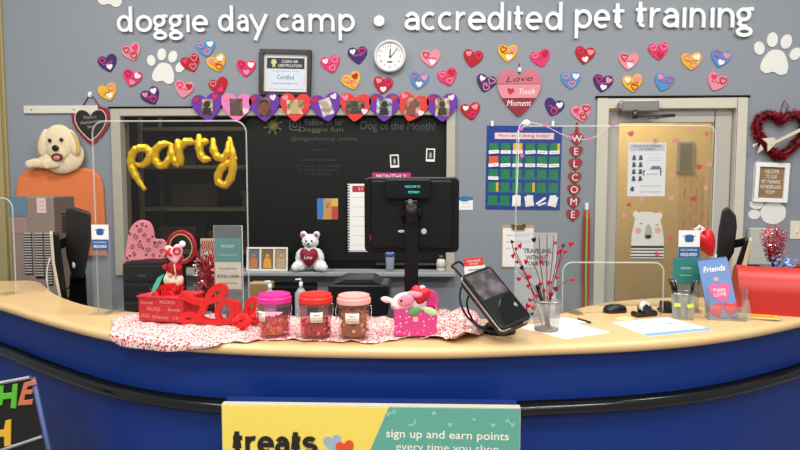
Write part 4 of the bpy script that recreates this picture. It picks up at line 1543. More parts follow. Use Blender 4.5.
poly([(66, 209), (72, 207), (91, 213), (91, 240), (84, 278), (72, 278), (66, 252)], -.05, .16, 'screen_housing', mat('171514', rough=.5), .01)
poly([(70, 275), (86, 275), (88, 320), (68, 320)], .0, .09, 'post', BLACKM)
poly([(60, 240), (69, 236), (70, 246), (60, 250)], .02, .06, 'arm', BLACKM)
MB().bb(-.05, .07, .0, .12, 0, .02).build('base', BLACKM, t, bevel=.005)
MB().ell(lp(79, 264) + Vector((0, -.05, 0)), (.008, .004, .016)).build('white_logo', WHITE, t)
Yt = 3.02
t = thing('customer_screen', 'slim tilted screen with a cream edge, left of the black register screen', 'monitor', (P(60, 300, Yt).x, Yt, DZ))
poly([(49.5, 232), (52.8, 232.5), (55, 262), (63, 304), (60, 305), (52, 262)], -.06, .1, 'screen_housing', mat('C9BFA8', rough=.5), .004)
poly([(53, 233), (59, 235), (68, 302), (63.2, 304), (55.2, 262)], -.05, .13, 'black_face', BLACK, .003)
poly([(56, 300), (70, 300), (72, 322), (56, 322)], -.0, .1, 'stand', BLACKM)
MB().bb(-.05, .06, -.04, .07, 0, .02).build('base', BLACKM, t, bevel=.004)
MB().tube(spline([lp(50, 258), lp(47, 275), lp(50, 295), lp(58, 306)], 5), .004, 6).build('cable', WHITE, t)
MB().tube(spline([lp(66, 248), lp(76, 272), lp(72, 285), lp(64, 290)], 5), .004, 6).build('cable', BLACK, t)

# mask-required sign in acrylic stand (left and right)


def required_sign(px, ybase, wpx, hpx, Y, label, teal=False):
    k = Y / F
    b = P(px, ybase, Y)
    zb = CT if Y < 2.75 else DZ
    t = thing('required_sign_holder', label, 'sign holder', (b.x, Y, zb))
    w_, h_ = wpx * k, hpx * k
    z0 = b.z - zb
    MB().bb(-w_ / 2 - .004, w_ / 2 + .004, -.003, .0, 0, z0 + h_ + .004).bb(-w_ / 2 - .004, w_ / 2 + .004, -.05, .0, 0, .003).build('holder', clear('F4F6F5', .05, .05, 5), t)
    MB().bb(-w_ / 2, w_ / 2, -.006, -.004, z0, z0 + h_).build('sheet', PAPER, t)
    MB().bb(-w_ / 2, w_ / 2, -.007, -.006, z0, z0 + h_ * .42).build('blue_band', mat('1F5C9A', rough=.6), t)
    MB().prism(rrect(w_ * .42, h_ * .26, h_ * .08, 4, 0, z0 + h_ * .72), -.0072, -.006).build('mask_symbol', mat('1F5C9A', rough=.6), t)
    MB().ribbon([(-w_ * .3, z0 + h_ * .8), (-w_ * .2, z0 + h_ * .8)], .003, -.0071, -.006).ribbon([(w_ * .3, z0 + h_ * .8), (w_ * .2, z0 + h_ * .8)], .003, -.0071, -.006).build('mask_straps', mat('1F5C9A', rough=.6), t)
    text('FACE COVERINGS', PAPER, t, 0, z0 + h_ * .31, w=w_ * .78, h=h_ * .07, y=-.0075)
    text('REQUIRED', PAPER, t, 0, z0 + h_ * .14, w=w_ * .78, h=h_ * .13, y=-.0075, bold=.02)
    return t


required_sign(101.3, 250, 17.5, 26, G(101, 310).y - .06, 'face coverings required sign in a clear stand on the left counter')

# pink metal heart on the black file box
Yb = 2.95
b = P(146, 300, Yb)
zt = P(146, 263, Yb).z
t = thing('file_box', 'black stacked file drawers under the pink swirl heart', 'file drawers', (b.x, Yb, DZ))
hh = zt - DZ
MB().bb(-.105, .1, -.02, .28, 0, hh).build('cabinet_body', BLACKM, t, bevel=.005)
for k in range(4):
    dr = MB().bb(-.1, .095, -.03, -.02, .01 + k * hh / 4, .01 + (k + 1) * hh / 4 - .02).build('drawer', BLACK, t, bevel=.003)
    MB().bb(-.02, .02, -.038, -.03, .03 + k * hh / 4, .04 + k * hh / 4).build('handle', mat('3A3A3C', rough=.3), dr)
p = P(141, 243, Yb - .02)
t = thing('pink_swirl_heart', 'tilted pink metal heart with black swirls on top of the file drawers', 'heart decoration', (p.x, Yb + .02, p.z))
SK = Yb / F
hp = [(-22, 23), (-17, 29)]
out = [(-19.5, -17), (-17.5, 0), (-15, 12), (-9, 20), (-2, 23), (6, 21), (10, 14), (11, 5), (14, 3.5), (20, 3), (23.5, -2), (24, -9), (21, -16.5), (5, -17), (-10, -18.5)]
out = [tuple(v * SK) for v in spline([Vector(q) for q in out], 3, True)]
out = [tuple(v) for v in out]
MB().prism(out, -.008, 0).build('heart_plate', mat('F4909E', rough=.5, noise=.06), t, bevel=.002)
MB().prism([(-24 * SK, -20 * SK), (-19 * SK, -14 * SK), (-15 * SK, -19.5 * SK), (-20 * SK, -19.5 * SK)], -.008, 0).build('foot_tab', mat('E8818F', rough=.5), t)
MB().bb(-.1, .11, -.004, .0, -.102, -.088).build('base_edge', mat('5A2030'), t)
mb = MB()
for (x, z, r_, a) in ((-4, 12, 2.6, 0), (-8, 6, 3, 90), (1, 8, 2.2, 180), (5, 2, 2.4, 30), (-12, -4, 2.6, 200), (-4, -3, 3, 120), (4, -8, 3, 0), (13, -3, 3.2, 60), (18, -9, 2.4, 10), (-10, -12, 2.6, 80), (9, -13, 2.2, 250), (-1, 18, 2, 40), (17, 0, 1.6, 100), (-14, 9, 1.8, 100)):
    pts = []
    for i in range(16):
        th = rad(a + i * 28)
        rr = r_ * (1 - i / 20)
        pts.append(((x + rr * math.cos(th)) * SK, (z + rr * math.sin(th)) * SK))
    mb.ribbon(pts, .0026, -.01, -.008)
mb.build('swirls', mat('4A1824'), t)
mb = MB()
for (x, z) in ((3, 16.5), (-7, 16.8), (-4, 1), (-1, -6), (-15, -14), (9, 6), (2, -13), (16, -14), (11, 0)):
    mb.prism(heart(.012, .011, 18) and [(x * SK + a, z * SK + b_) for a, b_ in heart(.012, .011, 18)], -.01, -.008)
mb.build('small_hearts', mat('4A1824'), t)

# ------------------------------------------------------------------ cloth runner
fr = [(112, 333, .035), (122, 335, .05), (150, 339, .052), (185, 342.5, .04), (205, 344, .022), (222, 343.5, .0), (245, 343, 0), (275, 341.5, 0), (310, 341, 0), (345, 344, 0), (375, 344, 0), (400, 339.5, 0), (430, 340, 0), (455, 343.5, 0), (470, 342, 0), (486, 333, 0)]
bk = [(112, 322), (130, 315), (180, 314.5), (300, 317.5), (400, 318.5), (440, 316), (460, 313), (475, 320), (486, 330)]


def itp(tab, x, k=1):
    for a, b in zip(tab, tab[1:]):
        if x <= b[0]:
            u = (x - a[0]) / (b[0] - a[0])
            u = max(0, min(1, u))
            return a[k] + (b[k] - a[k]) * u
    return tab[-1][k]


out_tab = [(p_[0], p_[1]) for p_ in outer_px]


def cloth(u, v):
    x = 112 + 374 * u
    yb, yf, hg = itp(bk, x), itp(fr, x), itp(fr, x, 2)
    wob = math.sin(x * .21) * .6 + math.sin(x * .083 + 1) * .8
    ripple = .0022 * math.sin(x * .33 + v * 5) + .002 * math.sin(x * .12 - v * 9) + .004
    if x > 425:
        ripple += (.032 * math.sin(min(1, (x - 425) / 30) * PI / 2)) * abs(math.sin(v * 7 + x * .09)) * min(1, (486 - x) / 10)
    if hg > .001:
        ye = itp(out_tab, x) - .5
        vs_ = .7
        if v < vs_:
            q = G(x, yb + (ye - yb) * v / vs_)
            return Vector((q.x, q.y, CT + abs(ripple) + .002))
        e_ = G(x, ye)
        w = (v - vs_) / (1 - vs_)
        return Vector((e_.x, e_.y - .014 - .004 * math.sin(x * .15) * w - .012 * min(1, w * 3), CT + .004 - hg * .8 * w * (1 + .05 * math.sin(x * .16))))
    q = G(x, yb + (yf + wob - yb) * v)
    return Vector((q.x, q.y, CT + abs(ripple) + .002))


CL = spots('E6CCC6', ('B8424C', 'E08E98', '8E5A58', 'D46A76', 'C9A8A0', 'E2B4B6'), 100, .46, .85)
o = MB().grid(cloth, 150, 22).build('table_runner', CL, solid=.0015)
tag(o, 'white cloth runner printed with small red and pink motifs, crumpled along the counter', 'cloth runner')
CZ = CT + .0115


def on(px, py, z=CZ):
    p = G(px, py, z)
    return (p.x, p.y, z)


# ------------------------------------------------------------------ left valentine group
L = on(161, 322)
k = L[1] / F
t = thing('gift_box', 'red gift box printed with pale words at the left end of the runner', 'gift box', L, rad(-12))
RBX = spots('B81A26', ('C85050', 'C93A40', '8E1018'), 130, .28, .5, 1)
MB().bb(-.1, .1, 0, .14, 0, .098).build('box_body', RBX, t, bevel=.003)
for (x, z, s_, w_) in ((-.06, .075, 'love', .05), (.03, .08, 'XOXO', .07), (-.03, .05, 'HUGS', .06), (.06, .052, 'love', .05), (-.07, .022, 'XO', .04), (0, .02, 'kisses', .07), (.075, .02, 'U & me', .04)):
    text(s_, mat('DC9492'), t, x, z, w=w_, h=.014, y=-.0012)
MB().bb(-.104, .104, -.004, .144, .094, .1).build('rim', mat('D02A34'), t)
tq = thing('red_tissue', 'crumpled bright red tissue stuffed in the words-printed gift box', 'tissue paper', (L[0], L[1] + .07, L[2] + .1))
mb = MB()
for i in range(26):
    a, r_ = R.uniform(0, 6.28), R.uniform(.01, .07)
    c = Vector((r_ * math.cos(a), r_ * .6 * math.sin(a), .0))
    d = Vector((R.gauss(0, .5), R.gauss(0, .4), 1)).normalized() * R.uniform(.02, .055)
    s_ = Vector((R.gauss(0, 1), R.gauss(0, 1), 0)).normalized() * .022
    mb.add([c - s_, c + s_, c + d + s_ * 1.3, c + d - s_ * .6], [(0, 1, 2, 3)])
mb.build('tissue_folds', mat('D81C1C', rough=.7), tq)
# gnome
Lg = (P(174, 300, L[1] + .07).x, L[1] + .07, L[2] + .1)
t = thing('gnome_plush', 'round cream gnome plush with a red hat standing in the gift box', 'plush', Lg)
mb = MB()
mb.ell((0, 0, .055), (.04, .032, .036))
mb.ell((.003, 0, .085), (.03, .026, .028))
mb.build('body', mat('E8D8B8', rough=.9, bump=.6, scale=80), t, remesh=.006)
MB().cyl((0, 0, .09), (.022, .0, .14), .038, .012, 14).ell((.03, 0, .145), .014, 10, 8).build('hat', mat('B01420', rough=.8), t)
MB().ell((0, -.032, .08), .009, 10, 8).build('nose', mat('E8A888'), t)
MB().tube([(.012, -.02, .0), (.012, -.03, .03)], .012).build('leg', mat('B01420'), t)
MB().tube([(-.018, -.02, .0), (-.018, -.03, .03)], .012).build('leg', mat('B01420'), t)
# XO heart pick
q = P(174, 254, Lg[1] - .03)
t = thing('xo_heart_pick', 'pale pink puffy heart pick with red XO letters above the gnome', 'heart pick', (q.x, Lg[1] - .03, q.z))
MB().puffy(rot2(heart(.075, .08, 36), 8), .016, .012).build('heart_pad', mat('F3B6C2', rough=.6), t)
text('X', RED, t, -.018, .008, h=.034, y=-.019, tilt=8, t=.004, bold=.04)
text('O', RED, t, .02, .014, h=.032, y=-.019, tilt=14, t=.004, bold=.04)
MB().tube([(0, 0, -.04), (.004, .005, -.1)], .003, 6).build('stick', mat('D9C9B0'), t)
MB().prism(rot2(heart(.02, .02, 20), 20, -.035, -.05), -.01, 0).prism(rot2(heart(.022, .02, 20), -20, .02, -.052), -.01, 0).build('small_hearts', RED, t)
MB().ell((.036, -.004, .04), (.013, .01, .013), 10, 8).build('white_pompom', WHITE, t)
# teal flag
q = P(151, 295, Lg[1] - .05)
t = thing('teal_flag_pick', 'small teal paper flag on a slanted pick in the gift box', 'pick', (q.x, Lg[1] - .05, q.z))
MB().prism([(.0, .005), (.028, .028), (.055, .085), (.03, .07), (.01, .035)], -.002, 0).build('flag', mat('3FB79A', rough=.6), t)
MB().tube([(-.015, 0, -.02), (.03, .002, .05)], .002, 5).build('pick_stick', mat('BBBBBB'), t)

# glittery ring wreath
q = P(180, 262, L[1] + .22)
t = thing('ring_wreath', 'red glitter ring wreath with a dark center behind the XO heart', 'wreath', (q.x, L[1] + .22, q.z))
kk = (L[1] + .22) / F
RG = mat('A81420', rough=.35, metal=.3, noise=.4, scale=160, bump=.8)
ringp = [(x * kk, 0, z * kk) for x, z in ellipse(2, 15, 14, 16, 36)]
MB().tube(ringp, 1.9 * kk, 10, closed=True).build('ring', RG, t)
mb = MB()
for i in range(36):
    x, z = ellipse(2, 15, 11.5, 13.4, 36)[i]
    mb.ell((x * kk, -.008, z * kk), .004, 6, 4)
mb.build('pearl_trim', mat('B8A878', rough=.3), t)
MB().tube([(2 * kk, 0, -3 * kk), (2 * kk, 0, -26 * kk)], .005).build('stake', BLACKM, t)

# tinsel spray
q = G(203, 316)
t = thing('tinsel_spray', 'red and silver foil tinsel spray between the gnome and the teal sign', 'tinsel spray', (q.x, q.y + .12, CT))
MB().lathe([(.028, 0), (.032, .02), (.04, .09), (.042, .095)], n=20).build('cup', mat('8E1420', rough=.3, metal=.3), t)


def tinsel(mb, n, c0, rad_, zz, ln, w_=.003):
    for i in range(n):
        a = R.uniform(0, 2 * PI)
        r_ = R.uniform(0, rad_) ** 1
        z = R.uniform(*zz)
        c = Vector((c0[0] + r_ * math.cos(a), c0[1] + r_ * math.sin(a) * .7, z))
        d = Vector((R.gauss(0, 1), R.gauss(0, 1), R.gauss(0, 1))).normalized() * ln
        e_ = d.orthogonal().normalized() * w_
        mb.add([c - e_, c + e_, c + d + e_, c + d - e_], [(0, 1, 2, 3)])
    return mb


tinsel(MB(), 700, (0, 0), .075, (.05, .24), .022).build('red_foil', mat('C01424', rough=.25, metal=.5), t)
tinsel(MB(), 120, (-.02, -.01), .06, (.08, .26), .018).build('silver_foil', mat('D9C9C9', rough=.2, metal=.8), t)
mb = MB()
for i in range(9):
    a = R.uniform(-.4, .4)
    mb.tube([(0, 0, .05), (a * .1, R.uniform(-.02, .02), .16), (a * .16, 0, .26 + R.uniform(0, .05))], .0015, 4)
mb.build('wires', mat('8E1420', rough=.3), t)

# small canvas picture
q = P(203, 262, 2.75)
t = thing('mini_canvas', 'small red and cream abstract canvas behind the tinsel spray', 'canvas', (q.x, 2.85, q.z))
kk = 2.85 / F
MB().bb(-10 * kk, 10 * kk, 0, .015, 0, 21 * kk).build('canvas', mat('D0BC9A', rough=.8, noise=.2, scale=40), t)
mb = MB()
for i in range(8):
    x = (-8 + i * 2.2) * kk
    mb.ribbon([(x, 2 * kk), (x + .008, 8 * kk), (x - .004, 14 * kk), (x + .004, 19 * kk)], .005, -.001, 0)
mb.build('brush_strokes', mat('A02028', rough=.7), t)
MB().tube([(0, .02, 0), (0, .03, DZ - q.z)], .006).build('stand_rod', BLACKM, t)

# teal sign in clear stand
q = G(229.5, 321)
t = thing('teal_sign_holder', 'teal and white framed card in a clear upright stand left of the jars', 'sign holder', (q.x, q.y, CZ))
kk = q.y / F
wv = 13.2 * kk
ztop = P(229, 238, q.y).z - CZ
zmid = P(229, 262, q.y).z - CZ
zbot = P(229, 289, q.y).z - CZ
MB().bb(-wv - .004, wv + .006, .002, .005, 0, ztop + .05).bb(-wv - .004, wv + .006, -.05, .005, 0, .003).bb(-wv - .004, wv + .006, -.008, -.006, zbot - .01, ztop + .05).build('holder', clear('F4F6F5', .05, .06, 6), t)
MB().tube([(wv + .006, 0, 0), (wv + .006, 0, ztop + .05), (-wv - .004, 0, ztop + .05), (-wv - .004, 0, 0)], .002, 6).build('holder_edge', EDG, t)
MB().bb(-wv, wv, -.004, 0, zbot, zmid).build('cream_panel', mat('E4D9C4', rough=.6), t)
MB().bb(-wv, wv, -.004, 0, zmid, ztop).build('teal_panel', mat('2F8B84', rough=.6), t)
text('PETCAMP', PAPER, t, 0, zmid + (ztop - zmid) * .66, w=wv * 1.0, h=.012, y=-.0055)
text('feeding made easy', PAPER, t, 0, zmid + (ztop - zmid) * .3, w=wv * 1.4, h=.007, y=-.0055)
text("It's possible when", INK, t, 0, zbot + (zmid - zbot) * .76, w=wv * 1.4, h=.01, y=-.0055)
text('ROYAL CANIN', INK, t, 0, zbot + (zmid - zbot) * .48, w=wv * 1.7, h=.013, y=-.0055, bold=.02)
text('is in your pantry', INK, t, 0, zbot + (zmid - zbot) * .22, w=wv * 1.4, h=.009, y=-.0055)
MB().lathe([(.03, .0), (.036, .05), (.038, .065)], c=(.0, .05, 0), n=20).build('wire_pail', mat('9A8A8A', rough=.3, metal=.6, alpha=.8), t)

# Love sign
q = G(215, 326)
t = thing('love_sign', 'bright red script sign cut to read Love on the runner', 'word sign', (q.x, q.y, CZ))
RL = mat('CE1414', rough=.5, noise=.05)
Lo = t.location.copy()


def sc(pts, w, nm, ws=None, y=0.0):
    v = [P(a, b, q.y) - Lo for a, b in pts]
    v = spline([Vector((p.x, p.z)) for p in v], 5)
    return MB().ribbon(v, w, -.012 + y, .012 + y).build(nm, RL, t)


kk = q.y / F
sc([(181, 293.5), (188, 298), (198, 301.5), (208, 301.5), (219, 297.5), (225, 291.5), (222.5, 286.5), (217, 287), (211, 293), (206, 303), (201, 314), (194, 321), (186, 321.5), (184, 317), (188, 314), (196, 315.5), (205, 320.5), (215, 322.5), (223, 319)], 6.2 * kk, 'letter_l')
sc([(228, 301), (222, 303), (218, 310), (219, 318), (225, 322), (231.5, 318), (233, 309), (229.5, 302), (226, 301)], 5 * kk, 'letter_o', y=.0008)
sc([(230, 303), (237, 303.5), (238.5, 313), (241.5, 319.5), (246, 312), (248, 302.5)], 5 * kk, 'letter_v', y=-.0008)
sc([(246, 313), (254, 310), (256.5, 303), (252.5, 299), (248, 304), (247, 313), (251.5, 319.5), (259, 318)], 5 * kk, 'letter_e', y=.0004)
MB().bb(P(186, 326, q.y).x - Lo.x, P(256, 326, q.y).x - Lo.x, -.014, .014, 0, P(220, 321.5, q.y).z - Lo.z).build('base_bar', RL, t)
for (px, py, lab, s_) in ((181, 300, 'left red fluffy bow beside the gift box and the Love sign', .04), (242, 326, 'red fluffy felt flower below the end of the Love sign', .05), (257, 322, 'red fluffy felt flower touching the pink-lidded jar', .04)):
    if py < 310:
        L2 = (P(px, 303, q.y - .02).x, q.y + .035, CZ)
    else:
        g_ = G(px, py + 3, CZ)
        L2 = (g_.x, g_.y, CZ)
    t2 = thing('felt_flower', lab, 'felt flower', L2, 0, 'red felt flowers by the Love sign')
    mb = MB()
    zc = .075 if py < 310 else .028
    for i in range(16):
        a = i * 2.4
        e_ = Matrix.Rotation(R.uniform(-1, 1), 3, 'X') @ Matrix.Rotation(a, 3, 'Y')
        mb.ell(Vector((math.cos(a) * s_ * .42, R.uniform(-.01, .01), zc + math.sin(a) * s_ * .3)), (s_ * .38, .006, s_ * .26), 10, 6, e_)
    mb.build('petals', mat('DC2420', rough=.9), t2)
    if py < 310:
        MB().tube([(0, 0, 0), (0, 0, .06)], .004).build('stem', mat('8E1420'), t2)

# ------------------------------------------------------------------ jars


def jar(px, py, wpx, hpx, lid, contents, treat, label, lab2, glass, pat=None):
    L = on(px, py)
    k = L[1] / F
    r_ = wpx / 2 * k * .95
    hgt = hpx * k * .93
    t = thing('treat_jar', label, 'jar', L, 0, 'lidded treat jars on the runner')
    MB().lathe([(r_ * .92, .0), (r_ * .95, .004), (r_ * .97, hgt * .5), (r_, hgt - .03), (r_, hgt - .02)], n=36).build('jar_body', glass, t)
    LM = mat(lid, rough=.4)
    MB().lathe([(r_ * 1.04, hgt - .03), (r_ * 1.07, hgt - .028), (r_ * 1.07, hgt - .012), (r_ * 1.0, hgt - .009), (r_ * .98, hgt), (r_ * .93, hgt + .001), (r_ * .9, hgt - .003), (0.0001, hgt - .003)], n=36, smooth=False).build('lid', LM, t)
    MB().lathe([(r_ * 1.0, hgt - .042), (r_ * 1.05, hgt - .04), (r_ * 1.05, hgt - .034), (r_, hgt - .03)], n=36).build('neck_ring', glass, t)
    MB().tube(spline([(r_ * 1.06, 0, hgt - .035), (r_ * 1.12, -.01, hgt - .06), (r_ * 1.02, -r_ * .4, hgt - .085)], 4), .0016, 5).build('handle', CHROME, t)
    MB().tube(spline([(-r_ * 1.06, 0, hgt - .035), (-r_ * 1.12, -.01, hgt - .06), (-r_ * 1.02, -r_ * .4, hgt - .085)], 4), .0016, 5).build('handle', CHROME, t)
    # label wrapped on the wall of the jar
    mb = MB()
    a0, a1 = lab2
    pts = []
    n = 8
    vs = []
    for i in range(n + 1):
        a = rad(a0 + (a1 - a0) * i / n)
        for z in (hgt * .38, hgt * .62):
            vs.append((math.cos(a) * (r_ * 1.01), math.sin(a) * (r_ * 1.01), z))
    mb.add(vs, [(2 * i, 2 * i + 1, 2 * i + 3, 2 * i + 2) for i in range(n)], True)
    mb.build('paper_label', mat('EFE3D6', rough=.7), t, solid=.001)
    mid = rad((a0 + a1) / 2)
    tx = text('TREATS\n~~~~~~~\n~~~~~', INK, t, 0, hgt * .5, w=r_ * .55, h=hgt * .15, y=-r_ * 1.03)
    tx.rotation_euler = (0, 0, mid + PI / 2)
    # contents
    mb = MB()
    cols = contents
    for i in range(150):
        mb.m = i % len(cols)
        a = R.uniform(0, 2 * PI)
        q_ = r_ * .82 * math.sqrt(R.uniform(.35, 1))
        z = .012 + R.random() * (hgt * treat[1] - .012)
        e_ = Matrix.Rotation(R.uniform(0, 3), 3, 'X') @ Matrix.Rotation(R.uniform(0, 3), 3, 'Z')
        mb.ell((q_ * math.cos(a), q_ * math.sin(a), z), (.009, .005, .0065), 7, 5, e_)
    mb.m = 0
    mb.cyl((0, 0, .006), (0, 0, hgt * treat[1] * .9), r_ * .74, n=20)
    o = mb.build('treats', [mat(c, rough=.6, noise=.2) for c in cols], loc=L)
    tag(o, treat[0], 'dog treats', kind='stuff')
    return t


jar(275, 334, 34, 45, 'E02A90', ('D9803A', 'C9602A', 'C02848', 'E0A060'), ('orange and red small treats filling the pink-lidded jar', .42), 'clear jar with hot pink lid and orange treats, left of the three jars', (-150, -112), clear('F8CFE0', .06, .05, 7))
jar(316, 335, 34, 46, 'E02E24', ('C01828', 'D84050', '5A1A18', 'E8B0A8'), ('red and dark treats filling the red-lidded jar', .40), 'clear jar with bright red lid and red treats, middle of the three jars', (-100, -55), clear('F6C0C0', .06, .05, 8))
jar(354, 336, 34, 46, 'EDA79E', ('A8704E', 'C08A64', '8A5438', 'D0A080'), ('tan brown kibble treats filling the pale-lidded jar', .74), 'clear jar with pale pink lid full of tan treats, right of the three jars', (-115, -65), clear('FAECE6', .03, .06, 9))
for i, (px, w_) in enumerate(((275, 1), (316, 1))):
    L = on(px, 334)
# white paper behind the jars
p = G(288, 318, CT)
o = MB().slab([(-.09, -.02), (.06, -.03), (.07, .06), (-.08, .07)], 0, .001).build('paper_sheet', PAPER, loc=(p.x - .1, p.y - .01, CT + .0132))
tag(o, 'white paper lying behind the jars with pink and red lids', 'paper')

# ------------------------------------------------------------------ items behind the jars
Yp = 2.95
x0, x1 = P(328, 282, Yp).x, P(389, 282, Yp).x
t = thing('receipt_printer', 'black desktop printer behind the pale pink lidded jar', 'printer', ((x0 + x1) / 2, Yp, DZ))
hw3 = (x1 - x0) / 2
ztp = P(350, 279, Yp).z - DZ
MB().bb(-hw3, hw3, 0, .24, 0, ztp - .03).build('printer_body', mat('151517', rough=.4), t, bevel=.008)
MB().prism([(-hw3 * .9, ztp - .03), (hw3 * .75, ztp - .03), (hw3 * .45, ztp + .0), (-hw3 * .5, ztp + .0)], .02, .22).build('top_cover', mat('2C2C2E', rough=.45), t, bevel=.006)
MB().bb(-hw3 * .8, hw3 * .5, -.003, 0, ztp * .4, ztp * .55).build('paper_slot', mat('050505'), t)
for px, c, lab, nm in ((258, '9A7A50', 'small brown box with paper on the desk left, behind the pink lid', 'small_carton'),):
    q = P(px, 300, 3.0)
    t = thing(nm, lab, 'box', (q.x, 3.0, DZ))
    hz = P(px, 284, 3.0).z - DZ
    MB().bb(-.05, .06, 0, .1, 0, hz).build('carton', mat(c, rough=.8, noise=.15), t, bevel=.002)
    MB().bb(-.05, .06, .03, .045, hz, hz + .002).build('tape_strip', mat('C9B48A'), t)
for px, yt, lab in ((270, 281, 'small pump bottle behind the pink-lidded jar'), (301, 279, 'clear pump bottle with white top behind the red-lidded jar')):
    q = P(px, 300, 2.9)
    t = thing('pump_bottle', lab, 'bottle', (q.x, 2.9, DZ), 0, 'pump bottles behind the jars')
    hz = P(px, yt, 2.9).z - DZ
    MB().lathe([(.028, 0), (.03, .01), (.03, hz - .07), (.012, hz - .045)], n=20).build('bottle_body', mat('C9CCCE', rough=.15, alpha=.6), t)
    MB().cyl((0, 0, hz - .045), (0, 0, hz - .015), .009).tube([(0, 0, hz - .015), (0, 0, hz), (-.025, -.01, hz - .002)], .004, 6).build('pump', WHITE, t)
q = P(288, 300, 3.05)
t = thing('desk_tray', 'black low desk tray behind the jars', 'tray', (q.x, 3.05, DZ))
hz = P(288, 288, 3.05).z - DZ
MB().bb(-.12, .12, 0, .2, 0, hz - .02).build('tray_body', BLACKM, t, bevel=.004)
MB().bb(-.12, .12, 0, .006, hz - .02, hz).bb(-.12, .12, .194, .2, hz - .02, hz).build('tray_lip', BLACKM, t)

# ------------------------------------------------------------------ POS monitor seen from the back
q = G(409, 322)
Ym = q.y + .1
kk = Ym / F
t = thing('pos_monitor', 'large black register monitor on a pole seen from behind, in the middle of the counter', 'monitor', (P(411.5, 300, Ym).x, Ym, CT))


def mz(py):
    return P(411, py, Ym).z - CT


hm = 47.5 * kk
BK = mat('09090A', rough=.4, noise=.15, spec=.3)
MB().prism(rrect(2 * hm, mz(177) - mz(252.5), .022, 5, 0, (mz(177) + mz(252.5)) / 2), 0, .035).build('screen_housing', BK, t, bevel=.008, seg=3)
MB().prism(rrect(1.72 * hm, (mz(180) - mz(248)), .015, 5, 0, (mz(178) + mz(250)) / 2), -.018, 0).build('back_shell', mat('070708', rough=.45, spec=.3), t, bevel=.008)
MB().prism(rrect(1.9 * hm, mz(177) - mz(252.5) - .03, .01, 3, 0, (mz(177) + mz(252.5)) / 2), .035, .037).build('touch_glass', mat('050608', rough=.08), t)
MB().bb(-hm * .72, hm * .8, -.0195, -.018, mz(246), mz(235)).build('port_cover', mat('101012', rough=.3, spec=.3), t)
cdp = MB().bb(-hm * .55, hm * .4, -.05, -.018, mz(198.5), mz(179)).build('customer_display', BK, t, bevel=.006)
MB().bb(-hm * .47, hm * .33, -.0515, -.05, mz(196), mz(182)).build('display_window', mat('04080A', rough=.15), cdp)
LED = mat('34D8D8', rough=.5, emit=.7)
text('WELCOME TO', LED, cdp, hm * .02, mz(186.5), w=.062, h=.009, y=-.052)
text('PETSMART!', LED, cdp, hm * .05, mz(192), w=.045, h=.009, y=-.052)
MB().cyl((0, -.04, mz(203)), (0, -.04, mz(222)), .026, .034).cyl((-.04, -.03, mz(212)), (.04, -.03, mz(212)), .022).build('hinge', BK, t)
MB().bb(-.028, .028, -.055, -.018, 0, mz(200)).build('pole', BLACK, t, bevel=.004)
MB().cyl((-.005, -.062, mz(201)), (-.005, -.05, mz(201)), .01, n=12).build('latch', CHROME, t)
MB().bb(-.1, .1, -.06, .12, 0, .012).build('base_plate', BLACK, t, bevel=.003)
MB().ell((-hm * .86, -.001, mz(238)), (.004, .002, .014)).build('side_logo', mat('B04038'), t)
MB().ell((-.04, -.02, mz(231)), (.016, .003, .006)).ell((.05, -.02, mz(231)), (.012, .003, .012)).build('cable_clip', mat('C9C9C9'), t)

# ------------------------------------------------------------------ pink gift box with plush
L = on(415.5, 336)
kk = L[1] / F
t = thing('dotted_gift_box', 'bright pink dotted gift box holding the lamb plush', 'gift box', L)
PK = spots('CE3A80', ('F6C6DC', '8E1450', 'F0E0E8', '7A1A4A'), 75, .2, .6, 2)
bw, bh = 21.8 * kk, 27 * kk
MB().bb(-bw, bw, 0, .008, 0, bh).bb(-bw, bw, .092, .1, 0, bh).bb(-bw, -bw + .006, .008, .092, 0, bh).bb(bw - .006, bw, .008, .092, 0, bh).bb(-bw, bw, .008, .092, 0, .005).build('box_walls', PK, t)
MB().prism([tuple(v) for v in [(bw * .0, bh * .8), (bw * 1.08, bh * .8), (bw * 1.1, bh * 1.3), (bw * .95, bh * 1.5), (bw * .6, bh * 1.6), (bw * .2, bh * 1.55)]], .1, .108).build('open_lid', PK, t, bevel=.002)
MB().bb(-.009, .009, -.002, 0, bh * .55, bh * .72).build('clasp', mat('D9B888'), t)
zL = L[2]
t = thing('lamb_plush', 'pink and white lamb plush lying in the dotted gift box', 'plush', (L[0] - .03, L[1] + .05, zL + bh * .75))
mb = MB()
mb.ell((-.012, -.015, .045), (.045, .036, .034), rot=Matrix.Rotation(-.25, 3, 'Y'))
mb.ell((.02, .0, .04), (.05, .036, .042))
mb.ell((-.035, -.025, .035), (.024, .024, .02))
mb.ell((-.075, -.005, .05), (.024, .01, .012), rot=Matrix.Rotation(.2, 3, 'Y'))
mb.ell((.03, .0, -.005), (.05, .035, .05))
mb.build('body', mat('F0D6D2', rough=.9, bump=.5, scale=90), t, remesh=.005, displace=.003)
MB().ell((-.005, -.045, .055), (.03, .012, .022), rot=Matrix.Rotation(-.3, 3, 'Y')).ell((.03, -.03, .075), (.03, .02, .014)).build('pink_patch', mat('E88AA2', rough=.9, bump=.5, scale=90), t)
MB().ell((-.02, -.053, .056), .005, 8, 6).build('eye', BLACK, t)
MB().ell((-.052, -.045, .032), (.006, .004, .004), 8, 6).build('nose', mat('D06A80'), t)
MB().ell((.05, .02, .085), (.018, .008, .012), rot=Matrix.Rotation(-.6, 3, 'Y')).build('ear', mat('F0B8C0', rough=.9), t)
t = thing('red_heart_plush', 'small shiny red heart plush beside the lamb in the dotted box', 'heart plush', (L[0] + .015, L[1] + .03, zL + bh * .75))
MB().puffy(rot2(heart(.072, .075, 30), -14, .0, .068), .022, .02).build('heart_pad', mat('D01420', rough=.35), t)
